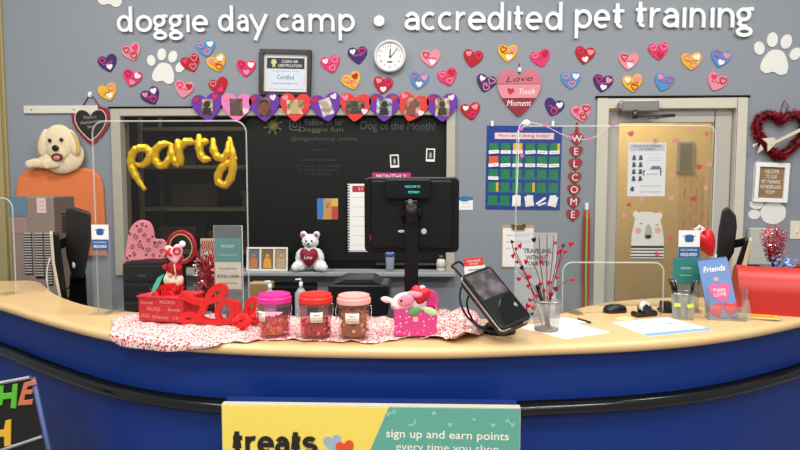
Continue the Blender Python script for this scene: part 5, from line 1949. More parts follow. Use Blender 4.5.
MB().tube([(.0, 0, .035), (.01, 0, -.04)], .004, 6).build('stem', mat('4A9A4A'), t)
for sx, m_ in ((-1, '5CA058'), (1, 'B8D8A0')):
    MB().ell((sx * .028 + .01, -.03, .018), (.026, .004, .013), 12, 6, Matrix.Rotation(sx * .35, 3, 'Y')).build('leaf', mat(m_, rough=.8), t)

# ------------------------------------------------------------------ payment terminal
C = P(495.5, 297, 2.12)
t = thing('card_terminal', 'black tilted payment terminal on a round swivel stand', 'card terminal', (G(500, 334).x, G(500, 334).y + .03, CT))
T0 = t.location.copy()
ax = Vector((.115, .06, .033)).normalized()
ly = Vector((-.14, .17, .165))
ly = (ly - ax * ly.dot(ax)).normalized()
nz_ = ax.cross(ly).normalized()
M = Matrix.Translation(C - T0) @ Matrix((ax, ly, nz_)).transposed().to_4x4()


def tb():
    m = MB()
    m.T = M
    return m


wT, lT = .064, .13
tb().slab(rrect(2 * wT, 2 * lT, .015, 4), -.04, -.008).build('rear_housing', mat('0A0A0B', rough=.45), t, bevel=.006)
tb().slab(rrect(2 * wT + .008, 2 * lT + .006, .016, 4), -.012, -.004).build('silver_band', mat('A8A29A', rough=.3, metal=.8), t, bevel=.002)
tb().slab(rrect(2 * wT, 2 * lT, .015, 4), -.004, .008).build('front_bezel', mat('0A0A0B', rough=.3, spec=.3), t, bevel=.004)
tb().slab([(-wT + .01, .0), (wT - .01, .0), (wT - .01, lT - .014), (-wT + .01, lT - .014)], .008, .0088).build('touch_screen', picture(('0E0D10', '2A2226', '5A4C50'), 25, 4), t)
tb().slab([(-wT + .02, -lT + .012), (wT - .006, -lT + .012), (wT - .006, -.012), (wT - .03, -.008), (.005, -.02), (-.02, -.045), (-.036, -.08)], .008, .0095).build('tap_pad', mat('050505', rough=.15), t, bevel=.001)
m_ = tb()
m_.ribbon  # contactless waves
mw = MB()
mw.T = M @ Matrix.Rotation(-PI / 2, 4, 'X')
for r_ in (.006, .01, .014):
    mw.ribbon([(x + .03, z - .062) for x, z in ellipse(0, 0, r_, r_, 8, -40, 40, True)], .0015, -.0102, -.0095)
mw.build('contactless_mark', mat('C9C9C9'), t)
tb().box((0, -lT - .002, -.004), (.05, .006, .006)).build('card_slot', mat('050505'), t)
tb().cyl((0, -.01, -.09), (0, 0, -.035), .03, .035).build('swivel_head', BLACKM, t)
MB().cyl((0, 0, 0), (0, 0, .018), .062, n=32).cyl((0, 0, .018), (0, 0, .03), .05, n=32).build('round_base', BLACK, t, bevel=.003)
s0 = M @ Vector((0, -.01, -.08))
MB().tube([(0, 0, .02), (0, 0, .05), s0], .02, 12).build('stem', BLACK, t)
cb = [P(466, 282, 2.2), P(456, 270, 2.22), P(452, 266, 2.26), P(460, 262, 2.3), P(468, 272, 2.3)]
MB().tube(spline([c - T0 for c in cb], 5), .0045, 7).build('cable', BLACK, t)
cb = [P(461, 287, 2.2), P(460, 300, 2.18), P(466, 315, 2.16), P(478, 326, 2.14), P(492, 333, 2.1)]
MB().tube(spline([c - T0 for c in cb], 5), .004, 7).build('cable', BLACK, t)
cb = [P(470, 292, 2.22), P(467, 305, 2.2), P(474, 322, 2.2), P(488, 330, 2.14)]
MB().tube(spline([c - T0 for c in cb], 5), .004, 7).build('cable', BLACK, t)
q = P(475.5, 272.5, 2.26)
t = thing('red_card_sign', 'small red and white card standing on top of the payment terminal', 'card', (q.x, 2.26, q.z))
t.rotation_euler = (0, rad(-5), 0)
kk = 2.26 / F
MB().bb(-11 * kk, 10 * kk, -.002, .001, -1 * kk, 7 * kk).build('white_panel', PAPER, t)
MB().bb(-11.3 * kk, 8.5 * kk, -.003, .001, 7 * kk, 15 * kk).build('red_panel', mat('D9402E', rough=.6), t)
text('CARD READER\nTAP HERE', PAPER, t, -.005, 10.5 * kk, w=14 * kk, h=5 * kk, y=-.0035)
text('~~~~~~~', GREYINK, t, 0, 3 * kk, w=14 * kk, h=2 * kk, y=-.0025)
MB().bb(-.004, .004, -.001, .001, -.03, 0).build('clip', BLACK, t)
# ================================================================== RIGHT PART OF THE COUNTER


def flat_sheet(pxs, m, name, label, cat, z=CT, th=.001):
    c = G(sum(p[0] for p in pxs) / len(pxs), sum(p[1] for p in pxs) / len(pxs), z)
    pts = [(G(*p, z) - c).xy for p in pxs]
    o = MB().slab([tuple(p) for p in pts], 0, th).build(name, m, loc=(c.x, c.y, z))
    tag(o, label, cat)
    return o, c


o, c = flat_sheet([(517, 327), (560, 319.5), (610, 332.5), (566, 339)], PAPER, 'paper_sheet', 'plain white paper under the mesh cup of red sprays', 'paper')
o, c = flat_sheet([(545, 319), (566, 317.5), (590, 322), (566, 325)], PAPER, 'paper_sheet', 'white paper corner just left of the black pen', 'paper', CT + .0012)
t = thing('form_sheet', 'printed form with a blue lower band on the right counter', 'paper', (0, 0, CT))
c = G(662, 327, CT)
t.location = (c.x, c.y, CT)


def rel(pxs, z=CT):
    return [tuple((G(*p, z) - c).xy) for p in pxs]


MB().slab(rel([(612, 322.5), (668, 317.5), (713, 330), (648, 336.5)]), 0, .001).build('sheet', mat('EEF0F4', rough=.6), t)
MB().slab(rel([(642, 334), (708, 328), (713, 330), (648, 336.5)]), .001, .0014).build('blue_band', mat('7FA6D9', rough=.6), t)
for a, b in (((632, 323), (665, 320)), ((640, 326), (672, 323)), ((650, 330), (690, 326)), ((660, 322), (680, 324))):
    MB().slab(rel([a, b, (b[0] + 2, b[1] + .8), (a[0] + 2, a[1] + .8)]), .001, .0013).build('printed_line', mat('9FB4D0'), t)
o, c2 = flat_sheet([(616, 319), (622, 317), (634, 318.5), (630, 320.3)], mat('EFE48A', rough=.7), 'sticky_note', 'small yellow sticky note near the black computer mouse', 'sticky note', CT, .002)

# pen
a, b = G(578, 319, CT + .004), G(592, 323, CT + .004)
t = thing('pen', 'black pen lying on the counter left of the mouse', 'pen', ((a.x + b.x) / 2, (a.y + b.y) / 2, CT + .0045))
d = (b - a) / 2
MB().cyl(-d, d * .8, .0042, n=10).build('barrel', BLACK, t)
MB().cyl(d * .8, d, .0035, .001, n=10).build('tip', CHROME, t)
MB().bb(-.001, .001, -.001, .001, .004, .006).build('clip', CHROME, t)

# mouse
L = G(617, 313.5)
MS = None
t = thing('computer_mouse', 'black computer mouse on the counter in front of the door', 'mouse', (L.x, L.y + .03, CT), rad(-65))
t.scale = (.85,) * 3
mb = MB()
pts = [(0, -.062), (.026, -.052), (.036, -.015), (.036, .025), (.028, .052), (0, .062), (-.028, .052), (-.036, .025), (-.036, -.015), (-.026, -.052)]
pts = [tuple(v) for v in spline([Vector(p) for p in pts], 3, True)]
vs, fs = [], []
n = len(pts)
prf = [(1, 0), (1.02, .012), (.96, .024), (.8, .033), (.5, .039), (.01, .041)]
for s_, z in prf:
    vs += [(p[0] * s_, p[1] * s_, z) for p in pts]
for j in range(len(prf) - 1):
    for i in range(n):
        fs.append((j * n + i, j * n + (i + 1) % n, (j + 1) * n + (i + 1) % n, (j + 1) * n + i))
mb.add(vs, fs, True).add(vs[:n], [list(range(n))])
mb.build('mouse_shell', mat('151517', rough=.3), t)
MB().bb(-.001, .001, -.055, 0, .034, .0395).build('button_seam', mat('050505'), t)
MB().cyl((-.004, -.025, .038), (.004, -.025, .038), .007, n=12).build('scroll_wheel', mat('4A4A4A'), t)

# tape dispenser
L = G(646, 317)
t = thing('tape_dispenser', 'black tape dispenser with a roll of tape behind the printed form', 'tape dispenser', (L.x, L.y + .02, CT), rad(20))
t.scale = (.85,) * 3
MB().prism([(-.06, 0), (.058, 0), (.06, .02), (.05, .03), (.01, .022), (-.028, .02), (-.05, .026), (-.062, .02)], -.025, .025).build('base', mat('0D0D0E', rough=.3), t, bevel=.004)
MB().bb(-.022, .022, -.026, -.015, .02, .052).bb(-.022, .022, .015, .026, .02, .052).build('roll_arm', mat('0D0D0E', rough=.3), t, bevel=.003)
MB().cyl((0, -.012, .046), (0, .012, .046), .026, n=24).build('tape_roll', mat('D8D8CC', rough=.3), t)
MB().cyl((0, -.014, .046), (0, .014, .046), .013, n=20).build('hub', BLACK, t)
MB().prism([(.026, .05), (.056, .032), (.056, .03), (.024, .047)], -.011, .011).build('tape_strip', mat('E0E0D8', rough=.3), t)
L = G(668, 313)
t = thing('desk_speaker', 'small black upright speaker box beside the tape dispenser', 'speaker', (L.x, L.y, CT))
MB().bb(-.022, .022, 0, .045, 0, .046).build('housing', mat('101012', rough=.4), t, bevel=.005)
MB().bb(-.03, .034, -.008, .045, 0, .016).build('foot', mat('101012', rough=.4), t, bevel=.004)
MB().cyl((0, -.002, .03), (0, .001, .03), .012, n=18).build('round_grille', mat('2E2E30'), t)

# ------------------------------------------------------------------ cup of red sprays
L = G(548, 332)
r_ = 15.5 * L.y / F
t = thing('mesh_cup', 'grey wire mesh cup holding red heart sprays', 'cup', (L.x, L.y + .03, CT + .003))
hC = .112
MESH = spots('8E8C88', ('5E5C58', 'A8A6A0'), 260, .35, .4, 3)
MB().lathe([(r_ * .78, 0), (r_ * .8, .004), (r_ * .95, hC)], n=32).build('mesh_wall', mat('B5B2AC', rough=.4, metal=.2, alpha=.36), t)
MB().tube([(math.cos(a / 20 * PI) * r_ * .96, math.sin(a / 20 * PI) * r_ * .96, hC) for a in range(40)], .0025, 6, closed=True).build('rim', CHROME, t)
MB().cyl((0, 0, 0), (0, 0, .004), r_ * .78, n=32).build('cup_base', mat('8A8884', metal=.4), t)
cupL = Vector(t.location)
t = thing('red_heart_spray', 'spray of red wires with shiny red foil hearts in the mesh cup', 'spray', tuple(cupL))
RW = mat('8E1420', rough=.3, metal=.3)
RFM = mat('D01C34', rough=.25, metal=.4)
tips = [((512, 243), (514, 252), (519, 262)), ((516, 252), (522, 265), (530, 285)), ((539, 236), (540, 255), (543, 285)), ((547, 234), (547, 262), (547, 290)), ((554, 236), (552, 262), (549, 290)), ((558, 250), (555, 270), (550, 292)), ((563, 244), (559, 262), (552, 290)), ((571, 247), (562, 258), (553, 285)), ((573, 279), (562, 284), (552, 296)), ((519, 272), (530, 283), (541, 300)), ((526, 286), (534, 292), (543, 303)), ((533, 262), (538, 275), (544, 298))]
mb = MB()
for i, (a, b, c_) in enumerate(tips):
    dy = R.uniform(-.04, .03)
    q = [P(*a, cupL.y + dy) - cupL, P(*b, cupL.y + dy * .6) - cupL, P(*c_, cupL.y) - cupL, Vector((R.uniform(-.015, .015), R.uniform(-.015, .015), .01))]
    mb.tube(spline(q, 4), .0017, 5)
mb.build('wires', RW, t)
hpos = [(512, 242), (516, 249), (513, 256), (520, 246), (519, 279), (526, 262), (534, 240), (529, 277), (528, 286), (541, 262), (558, 253), (555, 243), (563, 246), (571, 244), (560, 251), (558, 267), (557, 278), (573, 280), (556, 289), (549, 283), (544, 291), (530, 300), (534, 308), (526, 311), (522, 268), (540, 284), (551, 295), (537, 296), (565, 252), (517, 262), (532, 314), (528, 306)]
for i, (px, py) in enumerate(hpos):
    q = P(px, py, cupL.y + R.uniform(-.04, .03)) - cupL
    s_ = R.uniform(.013, .022)
    M3 = Matrix.Translation(q) @ Matrix.Rotation(R.uniform(-.8, .8), 4, 'Z') @ Matrix.Rotation(R.uniform(-.5, .5), 4, 'Y')
    m_ = MB()
    m_.T = M3
    m_.puffy(heart(s_, s_, 20), .003, .003, k=3).build('foil_heart', RFM if i % 6 else mat('3A0A14', rough=.3, metal=.4), t)
t = thing('marker_pen', 'dark thick pen leaning in the mesh cup among the red sprays', 'pen', tuple(cupL + Vector((0, 0, .005))))
MB().tube([(.012, 0, 0), (-.012, -.01, .08), (-.034, -.01, .15)], .007, 8).build('barrel', BLACK, t)
MB().tube([(-.034, -.01, .15), (-.038, -.01, .165)], .009, 8).build('cap', BLACK, t)

# clear sign travelling without your pet
L = G(540, 322)
Ys = L.y + .1
kk = Ys / F
t = thing('travel_sign', 'clear acrylic sign holder about travelling without your pet behind the sprays', 'sign holder', (P(535, 300, Ys).x, Ys, CT))
zt = P(535, 233, Ys).z - CT
MB().bb(-20 * kk, 20 * kk, 0, .003, 0, zt).bb(-20 * kk, 20 * kk, -.06, 0, 0, .003).build('holder', clear('F2F4F4', .2, .05, 11), t)
for i, (s_, py, w_) in enumerate((('TRAVELING', 251, 27), ('WITHOUT', 257.5, 22), ('YOUR PET?', 263.5, 24))):
    text(s_, INK, t, 1.5 * kk, P(535, py, Ys).z - CT, w=w_ * kk, h=4.6 * kk, y=-.001, bold=.015)
text('~~~~~~ ~~~~~~~~ ~~~\n~~~~ ~~~~~~~ ~~~~', GREYINK, t, 0, P(535, 275, Ys).z - CT, w=26 * kk, h=4 * kk, y=-.001)
MB().tube([(-20 * kk, 0, 0), (-20 * kk, 0, zt), (20 * kk, 0, zt), (20 * kk, 0, 0)], .0022, 6).build('holder_edge', EDG, t)

# ------------------------------------------------------------------ required sign + teal card, pen cup
rs = required_sign(688, 258.5, 20.5, 28, G(688, 312).y + .06, 'face coverings required sign in a clear stand in front of the door')
Yc = G(686, 313).y + .02
kk = Yc / F
t = thing('teal_card', 'teal card in a clear holder behind the wire pen cup', 'card', (P(685.5, 300, Yc).x, Yc, CT))
zb_, zt_ = P(685, 284, Yc).z - CT, P(685, 258.5, Yc).z - CT
MB().bb(-13.5 * kk, 13 * kk, -.003, 0, zb_, zt_).build('sheet', mat('2A8078', rough=.6), t)
MB().bb(-14 * kk, 13.5 * kk, .0, .003, 0, zt_ + .004).bb(-14 * kk, 13.5 * kk, -.04, 0, 0, .003).build('holder', clear('F2F4F4', .06, .05, 12), t)
text('PETSMART', PAPER, t, -.003, zb_ + (zt_ - zb_) * .62, w=.045, h=.008, y=-.004)
text('~~~ ~~~~', PAPER, t, -.003, zb_ + (zt_ - zb_) * .35, w=.05, h=.004, y=-.004)

L = G(688, 320.5)
t = thing('wire_pen_cup', 'square grey wire pen cup with two yellow tags on the right counter', 'pen cup', (L.x, L.y + .05, CT), rad(-22))
s0, s1, hh = .038, .047, .105
vs = [(-s0, -s0, 0), (s0, -s0, 0), (s0, s0, 0), (-s0, s0, 0), (-s1, -s1, hh), (s1, -s1, hh), (s1, s1, hh), (-s1, s1, hh)]
MB().add(vs, [(0, 1, 5, 4), (1, 2, 6, 5), (2, 3, 7, 6), (3, 0, 4, 7)]).build('mesh_wall', mat('A8A69C', rough=.4, metal=.2, alpha=.55), t)
MB().add(vs[:4] + [(v[0], v[1], .003) for v in vs[:4]], [(0, 1, 2, 3), (4, 5, 6, 7), (0, 1, 5, 4), (1, 2, 6, 5), (2, 3, 7, 6), (3, 0, 4, 7)]).build('cup_base', mat('86847C', metal=.4), t)
MB().tube(vs[4:], .003, 6, closed=True).build('rim', CHROME, t)
for (x, a) in ((-.022, 4), (.026, 22)):
    MB().prism(rot2([(-.012, -.008), (.012, -.008), (.012, .008), (-.012, .008)], a, x, .06), -.046, -.0445).build('yellow_tag', mat('C9D44A', rough=.6), t)
penL = Vector(t.location)
for i, (x, lab) in enumerate(((-.032, 'leftmost black pen in the square wire pen cup'), (-.02, 'second black pen from the left in the wire pen cup'), (.026, 'black pen leaning right in the wire pen cup'))):
    o = thing('pen', lab, 'pen', tuple(penL + Vector((0, 0, .008))), 0, 'pens in the wire cup')
    dx = -.025 if x < 0 else .02
    MB().tube([(x * .5, 0, 0), (x + dx * .4, -.0, .11)], .0055, 8).build('barrel', BLACK, o)
    MB().tube([(x + dx * .4, 0, .11), (x + dx, -.0, .155)], .007, 8).build('cap', mat('17171A', rough=.2), o)
    MB().tube([(x + dx * .4 + .006, -.005, .115), (x + dx * .9 + .006, -.006, .15)], .0018, 5).build('clip', CHROME, o)

# balloon heart on stick
Yb = G(712, 312).y + .1
t = thing('heart_balloon', 'small tilted red foil heart balloon on a stick behind the blue brochures', 'balloon', (P(713, 262, Yb).x, Yb, CT))
kk = Yb / F
zc = P(706, 243, Yb).z - CT
xc = P(706, 243, Yb).x - t.location.x
MB().puffy(rot2([(a, b) for a, b in heart(20 * kk, 30 * kk, 36)], 24, xc, zc), .035, .03).build('heart_foil', mat('CC1420', rough=.25, noise=.05), t)
MB().tube([(.006, 0, 0), (.012, 0, zc - .05)], .003, 6).build('stick', WHITE, t)
mb = MB()
for i in range(14):
    a = i * .45
    mb.ell((xc - .035 + math.cos(a) * .014, -.01 + R.uniform(-.01, .01), zc + .062 + math.sin(a) * .01), (.01, .003, .005), 8, 5, Matrix.Rotation(a, 3, 'Y'))
mb.build('white_ruffle', mat('F0D8D8', rough=.8), t)

# brochure holder
L = G(724, 322)
bx = P(724, 320, L.y + .05).x
t = thing('brochure_holder', 'clear tilted brochure holder on the right counter', 'brochure holder', (bx, L.y + .05, CT), rad(-12))
t2 = thing('brochure_stack', 'stack of blue and pink brochures with red hearts in the clear holder', 'brochures', (bx, L.y + .05, CT + .006), 0)
t2.rotation_euler = (rad(-10), rad(-10), rad(-12))
kk = (L.y + .05) / F
w_ = .056
HH = .24
t2.location.x -= .0
for i in range(4):
    MB().bb(-w_, w_, .003 + i * .004, .0055 + i * .004, 0, HH - i * .0 + i * .002).build('booklet', mat('6E8FC4' if i == 0 else '4E6EA8', rough=.5), t2)
text('Friends', PAPER, t2, .0, HH * .84, w=w_ * 1.5, h=.024, y=.002, shear=.2, bold=.02)
MB().cyl((.0, .001, HH * .66), (.0, .003, HH * .66), .009, n=14).build('orange_badge', mat('F0A890'), t2)
MB().prism(rot2(heart(w_ * 1.45, .08, 36), 0, .005, HH * .43), .0015, .003).build('pink_heart', mat('F0609A'), t2)
text('Puppy\nLOVE', PAPER, t2, .004, HH * .44, w=w_ * .8, h=.035, y=.001)
for sx, a in ((-.022, 15), (.03, -15)):
    MB().puffy(rot2(heart(.055, .06, 30), a, sx, .032), .006, .0, y=.002).build('red_foil_heart', mat('E0282E', rough=.35), t2)
MB().bb(-w_ - .008, w_ + .02, -.03, -.027, 0, .06).bb(-w_ - .008, w_ + .02, -.03, .05, 0, .004).bb(-w_ - .008, -w_ - .005, -.03, .04, 0, .13).bb(w_ + .017, w_ + .02, -.03, .04, 0, .13).build('holder_walls', clear('F4F6F5', .08, .06, 13), t)
MB().prism([(w_ - .01, 0), (w_ + .045, 0), (w_ + .03, .085), (w_ + .018, .09)], -.012, -.009).build('side_fin', clear('F4F6F5', .12, .06, 14), t)

# mailbox
L = G(741, 313)
t = thing('red_mailbox', 'glossy red toy mailbox with a rounded top lying along the right counter', 'mailbox', (L.x + .115 * math.sin(rad(20)) , L.y + .115 * math.cos(rad(20)), CT), rad(-20))
RM_ = mat('B9261C', rough=.42, noise=.05)
Hb = P(760, 266, L.y + .1).z - CT
Lb = .46
dp = .115


def arch(sc_=1.0, e=0.0):
    pts = [(-dp * sc_, 0), (dp * sc_, 0)]
    zz = Hb - dp * .9
    pts += [(dp * sc_ * math.cos(rad(a)), zz + (Hb * sc_ - zz) * math.sin(rad(a))) for a in range(0, 181, 15)]
    return pts


mb = MB()
pr = arch()
n = len(pr)
vs = [(0, p[0], p[1]) for p in pr] + [(Lb, p[0], p[1]) for p in pr]
mb.add(vs, [(i, (i + 1) % n, n + (i + 1) % n, n + i) for i in range(n)], True)
mb.add(vs, [list(range(n)), list(range(n, 2 * n))])
o = mb.build('mailbox_body', RM_, t)
md = o.modifiers.new('e', 'EDGE_SPLIT')
md.split_angle = rad(35)
mb = MB()
pr = [(p[0] * 1.03, p[1] * 1.02 - .002) for p in arch()]
vs = [(-.012, p[0], p[1] + .002) for p in pr] + [(.028, p[0], p[1] + .002) for p in pr]
mb.add(vs, [(i, (i + 1) % n, n + (i + 1) % n, n + i) for i in range(n)], True)
mb.add(vs, [list(range(n)), list(range(n, 2 * n))])
o = mb.build('door_cap', RM_, t)
md = o.modifiers.new('e', 'EDGE_SPLIT')
md.split_angle = rad(35)
MB().tube([(.27, p[0] * 1.004, p[1] * 1.003) for p in arch()[1:]], .0012, 5).build('seam', mat('8E1410'), t)
# magazines
L = G(757, 318)
for i, (c, dz, a) in enumerate((('9A9C60', 0, 2), ('E0B83A', .0052, -4))):
    t = thing('magazine', ('lower greenish magazine under the yellow one before the red mailbox', 'top yellow magazine in front of the red mailbox')[i], 'magazine', (L.x - .012 * i, L.y + .0, CT + dz), rad(-14 + a), 'magazines in front of the mailbox')
    MB().bb(-.085, .085, -.04, .035, 0, .005).build('cover', mat(c, rough=.4, noise=.2, scale=25), t, bevel=.001)
    MB().bb(-.084, .084, -.0415, -.04, .001, .004).build('page_edge', mat('C9C0A8'), t)
    MB().bb(-.02, .07, -.02, .01, .005, .0055).build('cover_picture', mat('C97A3A', noise=.3, scale=40), t)

# right register screens
Yt = 3.1
t = thing('register_screen', 'black register screen seen edge-on by the right door frame', 'monitor', (P(727, 300, Yt).x, Yt, DZ))
poly([(722, 210), (728, 207), (736, 216), (737, 226), (734, 252), (728, 262), (716, 262), (718, 232)], -.04, .14, 'screen_housing', mat('121110', rough=.5), .01)
poly([(718, 262), (728, 262), (730, 300), (716, 300)], .0, .08, 'post', BLACKM)
MB().bb(-.05, .08, .02, .14, 0, .02).build('base', BLACKM, t, bevel=.005)
poly([(732, 241), (747, 238), (748, 244), (742, 247), (732, 249)], .02, .06, 'arm', BLACKM)
Yt = 3.0
t = thing('customer_screen', 'slim tilted screen with a cream edge, right of the door frame', 'monitor', (P(744, 300, Yt).x, Yt - .0, DZ))
poly([(749, 239), (752, 239), (746, 268), (738, 296), (732, 296), (742, 264)], -.06, .1, 'screen_housing', mat('C9B898', rough=.5), .003)
poly([(745, 240), (748.5, 239), (741, 264), (732, 296), (727, 296), (737, 262)], -.05, .12, 'black_face', BLACK, .003)
MB().bb(-.07, .05, -.05, .05, 0, .02).build('base', BLACKM, t, bevel=.004)

# tinsel bouquet behind the mailbox
Yb = 3.05
t = thing('tinsel_bouquet', 'red and silver tinsel bouquet rising behind the red mailbox', 'tinsel bouquet', (P(772, 290, Yb).x, Yb, DZ))
zz = lambda py: P(772, py, Yb).z - DZ
MB().lathe([(.04, 0), (.045, .02), (.055, zz(268)), (.06, zz(266))], n=20).build('vase', mat('4A6A9A', rough=.3, metal=.3), t)
mb, mb2 = MB(), MB()
for i in range(20):
    a = -.5 + i / 19
    x1 = a * .13 + R.uniform(-.012, .012)
    z1_ = zz(222 + abs(a) * 12 + R.uniform(0, 12))
    for j in range(60):
        u = R.random()
        c = Vector((x1 * (.25 + .75 * u), R.uniform(-.03, .03), zz(262) + (z1_ - zz(262)) * u))
        d = Vector((R.gauss(0, 1), R.gauss(0, 1), R.gauss(0, 1))).normalized() * .012
        e_ = d.orthogonal().normalized() * .002
        (mb if (i + j) % 4 else mb2).add([c - e_, c + e_, c + d + e_, c + d - e_], [(0, 1, 2, 3)])
    MB_ = mb.tube([(0, 0, zz(268)), (x1, 0, z1_)], .0012, 4)
mb.build('red_tinsel', mat('B0183A', rough=.25, metal=.5), t)
mb2.build('silver_tinsel', mat('D9C6CE', rough=.2, metal=.8), t)
tinsel(MB(), 80, (.03, -.04), .06, (zz(272), zz(255)), .02, .006).build('blue_foil', mat('7A9AC8', rough=.3, metal=.4), t)

# ================================================================== SIGN ON THE COUNTER FRONT
YS = 1.905
a, b = P(221, 403, YS), P(521, 409.3, YS)
zt = (a.z + b.z) / 2
t = thing('treats_sign', 'yellow and teal treats rewards sign board on the blue counter front', 'sign', ((a.x + b.x) / 2, YS, 0))
W2 = (b.x - a.x) / 2
kk = YS / F
zb = .42
dzx = (a.z - b.z) / 2


def sp(px, py, Y=YS):
    q = P(px, py, Y) - t.location
    return (q.x, q.z)


TE = mat('5FA595', rough=.5, noise=.02)
YE = mat('F0D65E', rough=.5, noise=.02)
MB().bb(-W2, W2, .002, .03, zb, zt).build('backing_board', mat('B8B29C', rough=.6), t, bevel=.002)
d0, d1_ = sp(388, 409), sp(368, 455)
sl = (d1_[0] - d0[0]) / (d1_[1] - d0[1])
zt2 = zt - .004
xT = d0[0] + sl * (zt2 - d0[1])
xB = d0[0] + sl * (zb - d0[1])
MB().prism([(-W2 + .003, zb), (xB, zb), (xT, zt2), (-W2 + .003, zt2)], -.0, .002).build('yellow_panel', YE, t)
MB().prism([(xB, zb), (W2 - .003, zb), (W2 - .003, zt2), (xT, zt2)], -.0, .002).build('teal_panel', TE, t)
INKT = mat('171310', rough=.6)
c0, c1 = sp(232, 455), sp(318, 431)
mb = MB()
xh = sp(232, 436)[1] - sp(232, 452.5)[1]
q_ = 0
for ch, x0_, x1_ in (('t', 232, 243.5), ('r', 246, 257), ('e', 258, 273.5), ('a', 275.5, 289), ('t', 291, 301.5), ('s', 303, 317.5)):
    gs = glyph(ch)
    pts = [p for s_, c_ in gs for p in s_]
    g0, g1 = min(p[0] for p in pts) - .12, max(p[0] for p in pts) + .12
    xa, xb_ = sp(x0_, 440)[0], sp(x1_, 440)[0]
    for s_, c_ in gs:
        q_ += 1
        mb.ribbon([(xa + (p[0] - g0) / (g1 - g0) * (xb_ - xa), c0[1] + .008 + p[1] * xh) for p in s_], xh * .27, -.0015 - q_ * .00025, 0, c_)
mb.build('lettering', INKT, t)
for (px, py, c, dy) in ((333, 443.5, '9FB0C0', -.001), (345.5, 449, 'E0502A', -.002)):
    q = sp(px, py)
    MB().prism(rot2(heart(19 * kk, 18.5 * kk, 36), 12, q[0], q[1]), dy, 0).build('heart_mark', mat(c, rough=.5), t)
WM = mat('F0EDD6', rough=.6)
q0, q1 = sp(386, 434.5), sp(509, 434.5)
text('sign up and earn points', WM, t, (q0[0] + q1[0]) / 2, q0[1] - .002, w=q1[0] - q0[0], h=.036, y=-.001, bold=.01, tilt=-.8)
q0, q1 = sp(396, 447.5), sp(499, 447.5)
text('every time you shop', WM, t, (q0[0] + q1[0]) / 2, q0[1] - .002, w=q1[0] - q0[0], h=.034, y=-.001, tilt=-.8)
PT = mat('8FC3B2', rough=.6)
for (px, py, kind, aa) in ((391, 413, 'bone', 20), (434, 413, 'heart', 180), (413, 424, 'arc', 0), (450, 425, 'heart', 0), (474, 419.5, 'dot', 0), (493, 425.5, 'heart', 0), (510, 423, 'bone', -40)):
    q = sp(px, py)
    mb = MB()
    if kind == 'heart':
        mb.prism(rot2(heart(5 * kk, 4.6 * kk, 20), aa, *q), -.001, 0)
    elif kind == 'dot':
        mb.prism(ellipse(q[0], q[1], 1.6 * kk, 1.6 * kk, 12), -.001, 0)
    elif kind == 'arc':
        mb.ribbon([(q[0] + x, q[1] + z) for x, z in ellipse(-.01, .012, .017, .017, 10, -110, 10, True)], .006, -.001, 0)
    else:
        mb.ribbon([(x + q[0], z + q[1]) for x, z in rot2([(-.012, 0), (.012, 0)], aa)], .005, -.001, 0)
        for sx in (-1, 1):
            for sz in (-1, 1):
                e_ = rot2([(sx * .012, sz * .004)], aa)[0]
                mb.prism(ellipse(q[0] + e_[0], q[1] + e_[1], .0045, .0045, 10), -.0013, 0)
    mb.build('pale_%s' % {'heart': 'heart', 'dot': 'dot', 'arc': 'curve', 'bone': 'bone'}[kind], PT, t)
MB().bb(-W2 + .01, W2 - .01, .03, .034, zb, zt + .014).build('blue_holder', BLUE, t)
t.rotation_euler = (0, 0, 0)

# ================================================================== LEATHER-BLACK A-FRAME SIGN, BOTTOM LEFT
YF = 2.08
t = thing('letter_easel', 'black easel board with coloured cut letters at the lower left corner', 'easel board', (P(0, 400, YF).x, YF, 0))
t2 = t


def fp(px, py):
    q = P(px, py, YF) - t.location
    return q.x, q.z


x0, zt = fp(-70, 386)
xr, zr = fp(32, 378)
xm, zm = fp(48, 450)
sl = (xm - xr) / (zm - zr)
xb = xr + sl * (0.03 - zr)
BB = mat('0E0D0D', rough=.5)
MB().prism([(x0 - .1, .03), (xb, .03), (xr, zr), (x0, zt - .01)], .0, .012).build('board', BB, t, bevel=.002)
GRL = mat('8E8E92', rough=.35, metal=.5)
for (a_, b_) in (((-70, 396), (31, 377)), ((-70, 474), (43, 436))):
    a1_, b1_ = fp(*a_), fp(*b_)
    MB().tube([(a1_[0], -.004, a1_[1]), (b1_[0], -.004, b1_[1])], .0065, 8).build('rail', GRL, t)
MB().tube([(xr, .005, zr), (xb, .005, .03)], .009, 8).build('side_rail', mat('3A4A7A', rough=.4), t)
for xx in (x0 - .05, xb - .02):
    MB().tube([(xx, .02, .03), (xx, .25, .0)], .01).build('leg', GRL, t)
    MB().tube([(xx, .006, .04), (xx, .006, 0)], .01).build('leg', GRL, t)


def blk(pxs, c, name, label):
    v = [fp(*q) for q in pxs]
    cx, cz = sum(a for a, b in v) / len(v), sum(b for a, b in v) / len(v)
    o = MB().prism([(a - cx, b - cz) for a, b in v], -.008, 0).build(name, mat(c, rough=.6, noise=.05), loc=(t.location.x + cx, YF, cz))
    tag(o, label, 'cut letter', 'coloured letters on the easel board')
    md = o.modifiers.new('bevel', 'BEVEL')
    md.width = .002


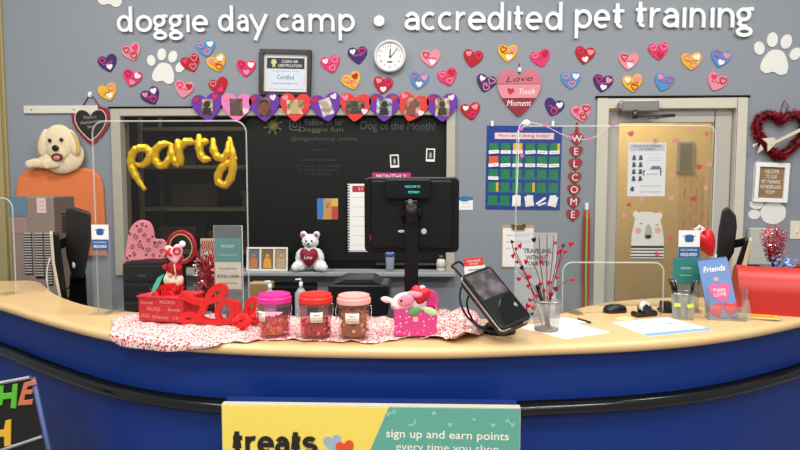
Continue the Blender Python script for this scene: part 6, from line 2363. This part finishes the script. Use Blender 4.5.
blk([(-1, 386), (4.5, 385), (4, 393), (13, 392), (13.5, 384), (18.5, 383), (17, 408), (11.5, 407.5), (12.5, 398), (4, 399), (3, 405), (-3, 404)], '52B82A', 'cut_letter', 'lime green letter H in the upper row of the easel board')
blk([(25, 382), (36, 379.5), (37.5, 384), (29, 386), (27, 389.5), (33.5, 389), (33, 393.5), (26, 394), (25, 400), (34, 398.5), (33, 404), (18.5, 405)], 'C9704A', 'cut_letter', 'orange brown letter E in the upper row of the easel board')
blk([(-9, 423), (-3, 421), (-2, 430), (5, 429), (6.5, 420), (12, 419), (11.5, 445), (5.5, 446), (5, 436), (-3, 437), (-4, 446), (-10, 446)], 'E2AE2E', 'cut_letter', 'yellow letter H in the lower row of the easel board')
blk([(-22, 390), (-7, 387), (-7, 392), (-12, 393), (-14, 410), (-19, 410), (-17, 394), (-22, 395)], 'D06030', 'cut_letter', 'orange letter T cut by the left picture edge on the easel')
# ================================================================== LIGHT
w = bpy.data.worlds.new('world')
scene.world = w
w.use_nodes = True
w.node_tree.nodes['Background'].inputs[0].default_value = (.92, .96, 1, 1)
w.node_tree.nodes['Background'].inputs[1].default_value = 0.45


def area(x, y, z, sx, sy, e, c=(1, .97, .92), rot=None):
    l = bpy.data.lights.new('ceiling_or_fill_lamp', 'AREA')
    l.shape = 'RECTANGLE'
    l.size, l.size_y = sx, sy
    l.energy = e
    l.color = c
    o = bpy.data.objects.new('ceiling_or_fill_lamp', l)
    o.location = (x, y, z)
    if rot:
        o.rotation_euler = rot
    col.objects.link(o)


for x in (-2.4, 0, 2.4):
    area(x, 2.6, 3.9, 1.2, .3, 44)
    area(x, 0.2, 3.9, 1.2, .3, 62)
    area(x, -2.4, 3.9, 1.2, .3, 62)
area((wx0 + gx) / 2, W + .5, 2.8, .5, .3, 9)  # unseen fill light added to brighten the dark storeroom
area((dx0 + dx1) / 2, W + .7, 2.8, .6, .4, 42, (1, .93, .78))  # unseen warm fill light added to brighten the hall behind the door glass
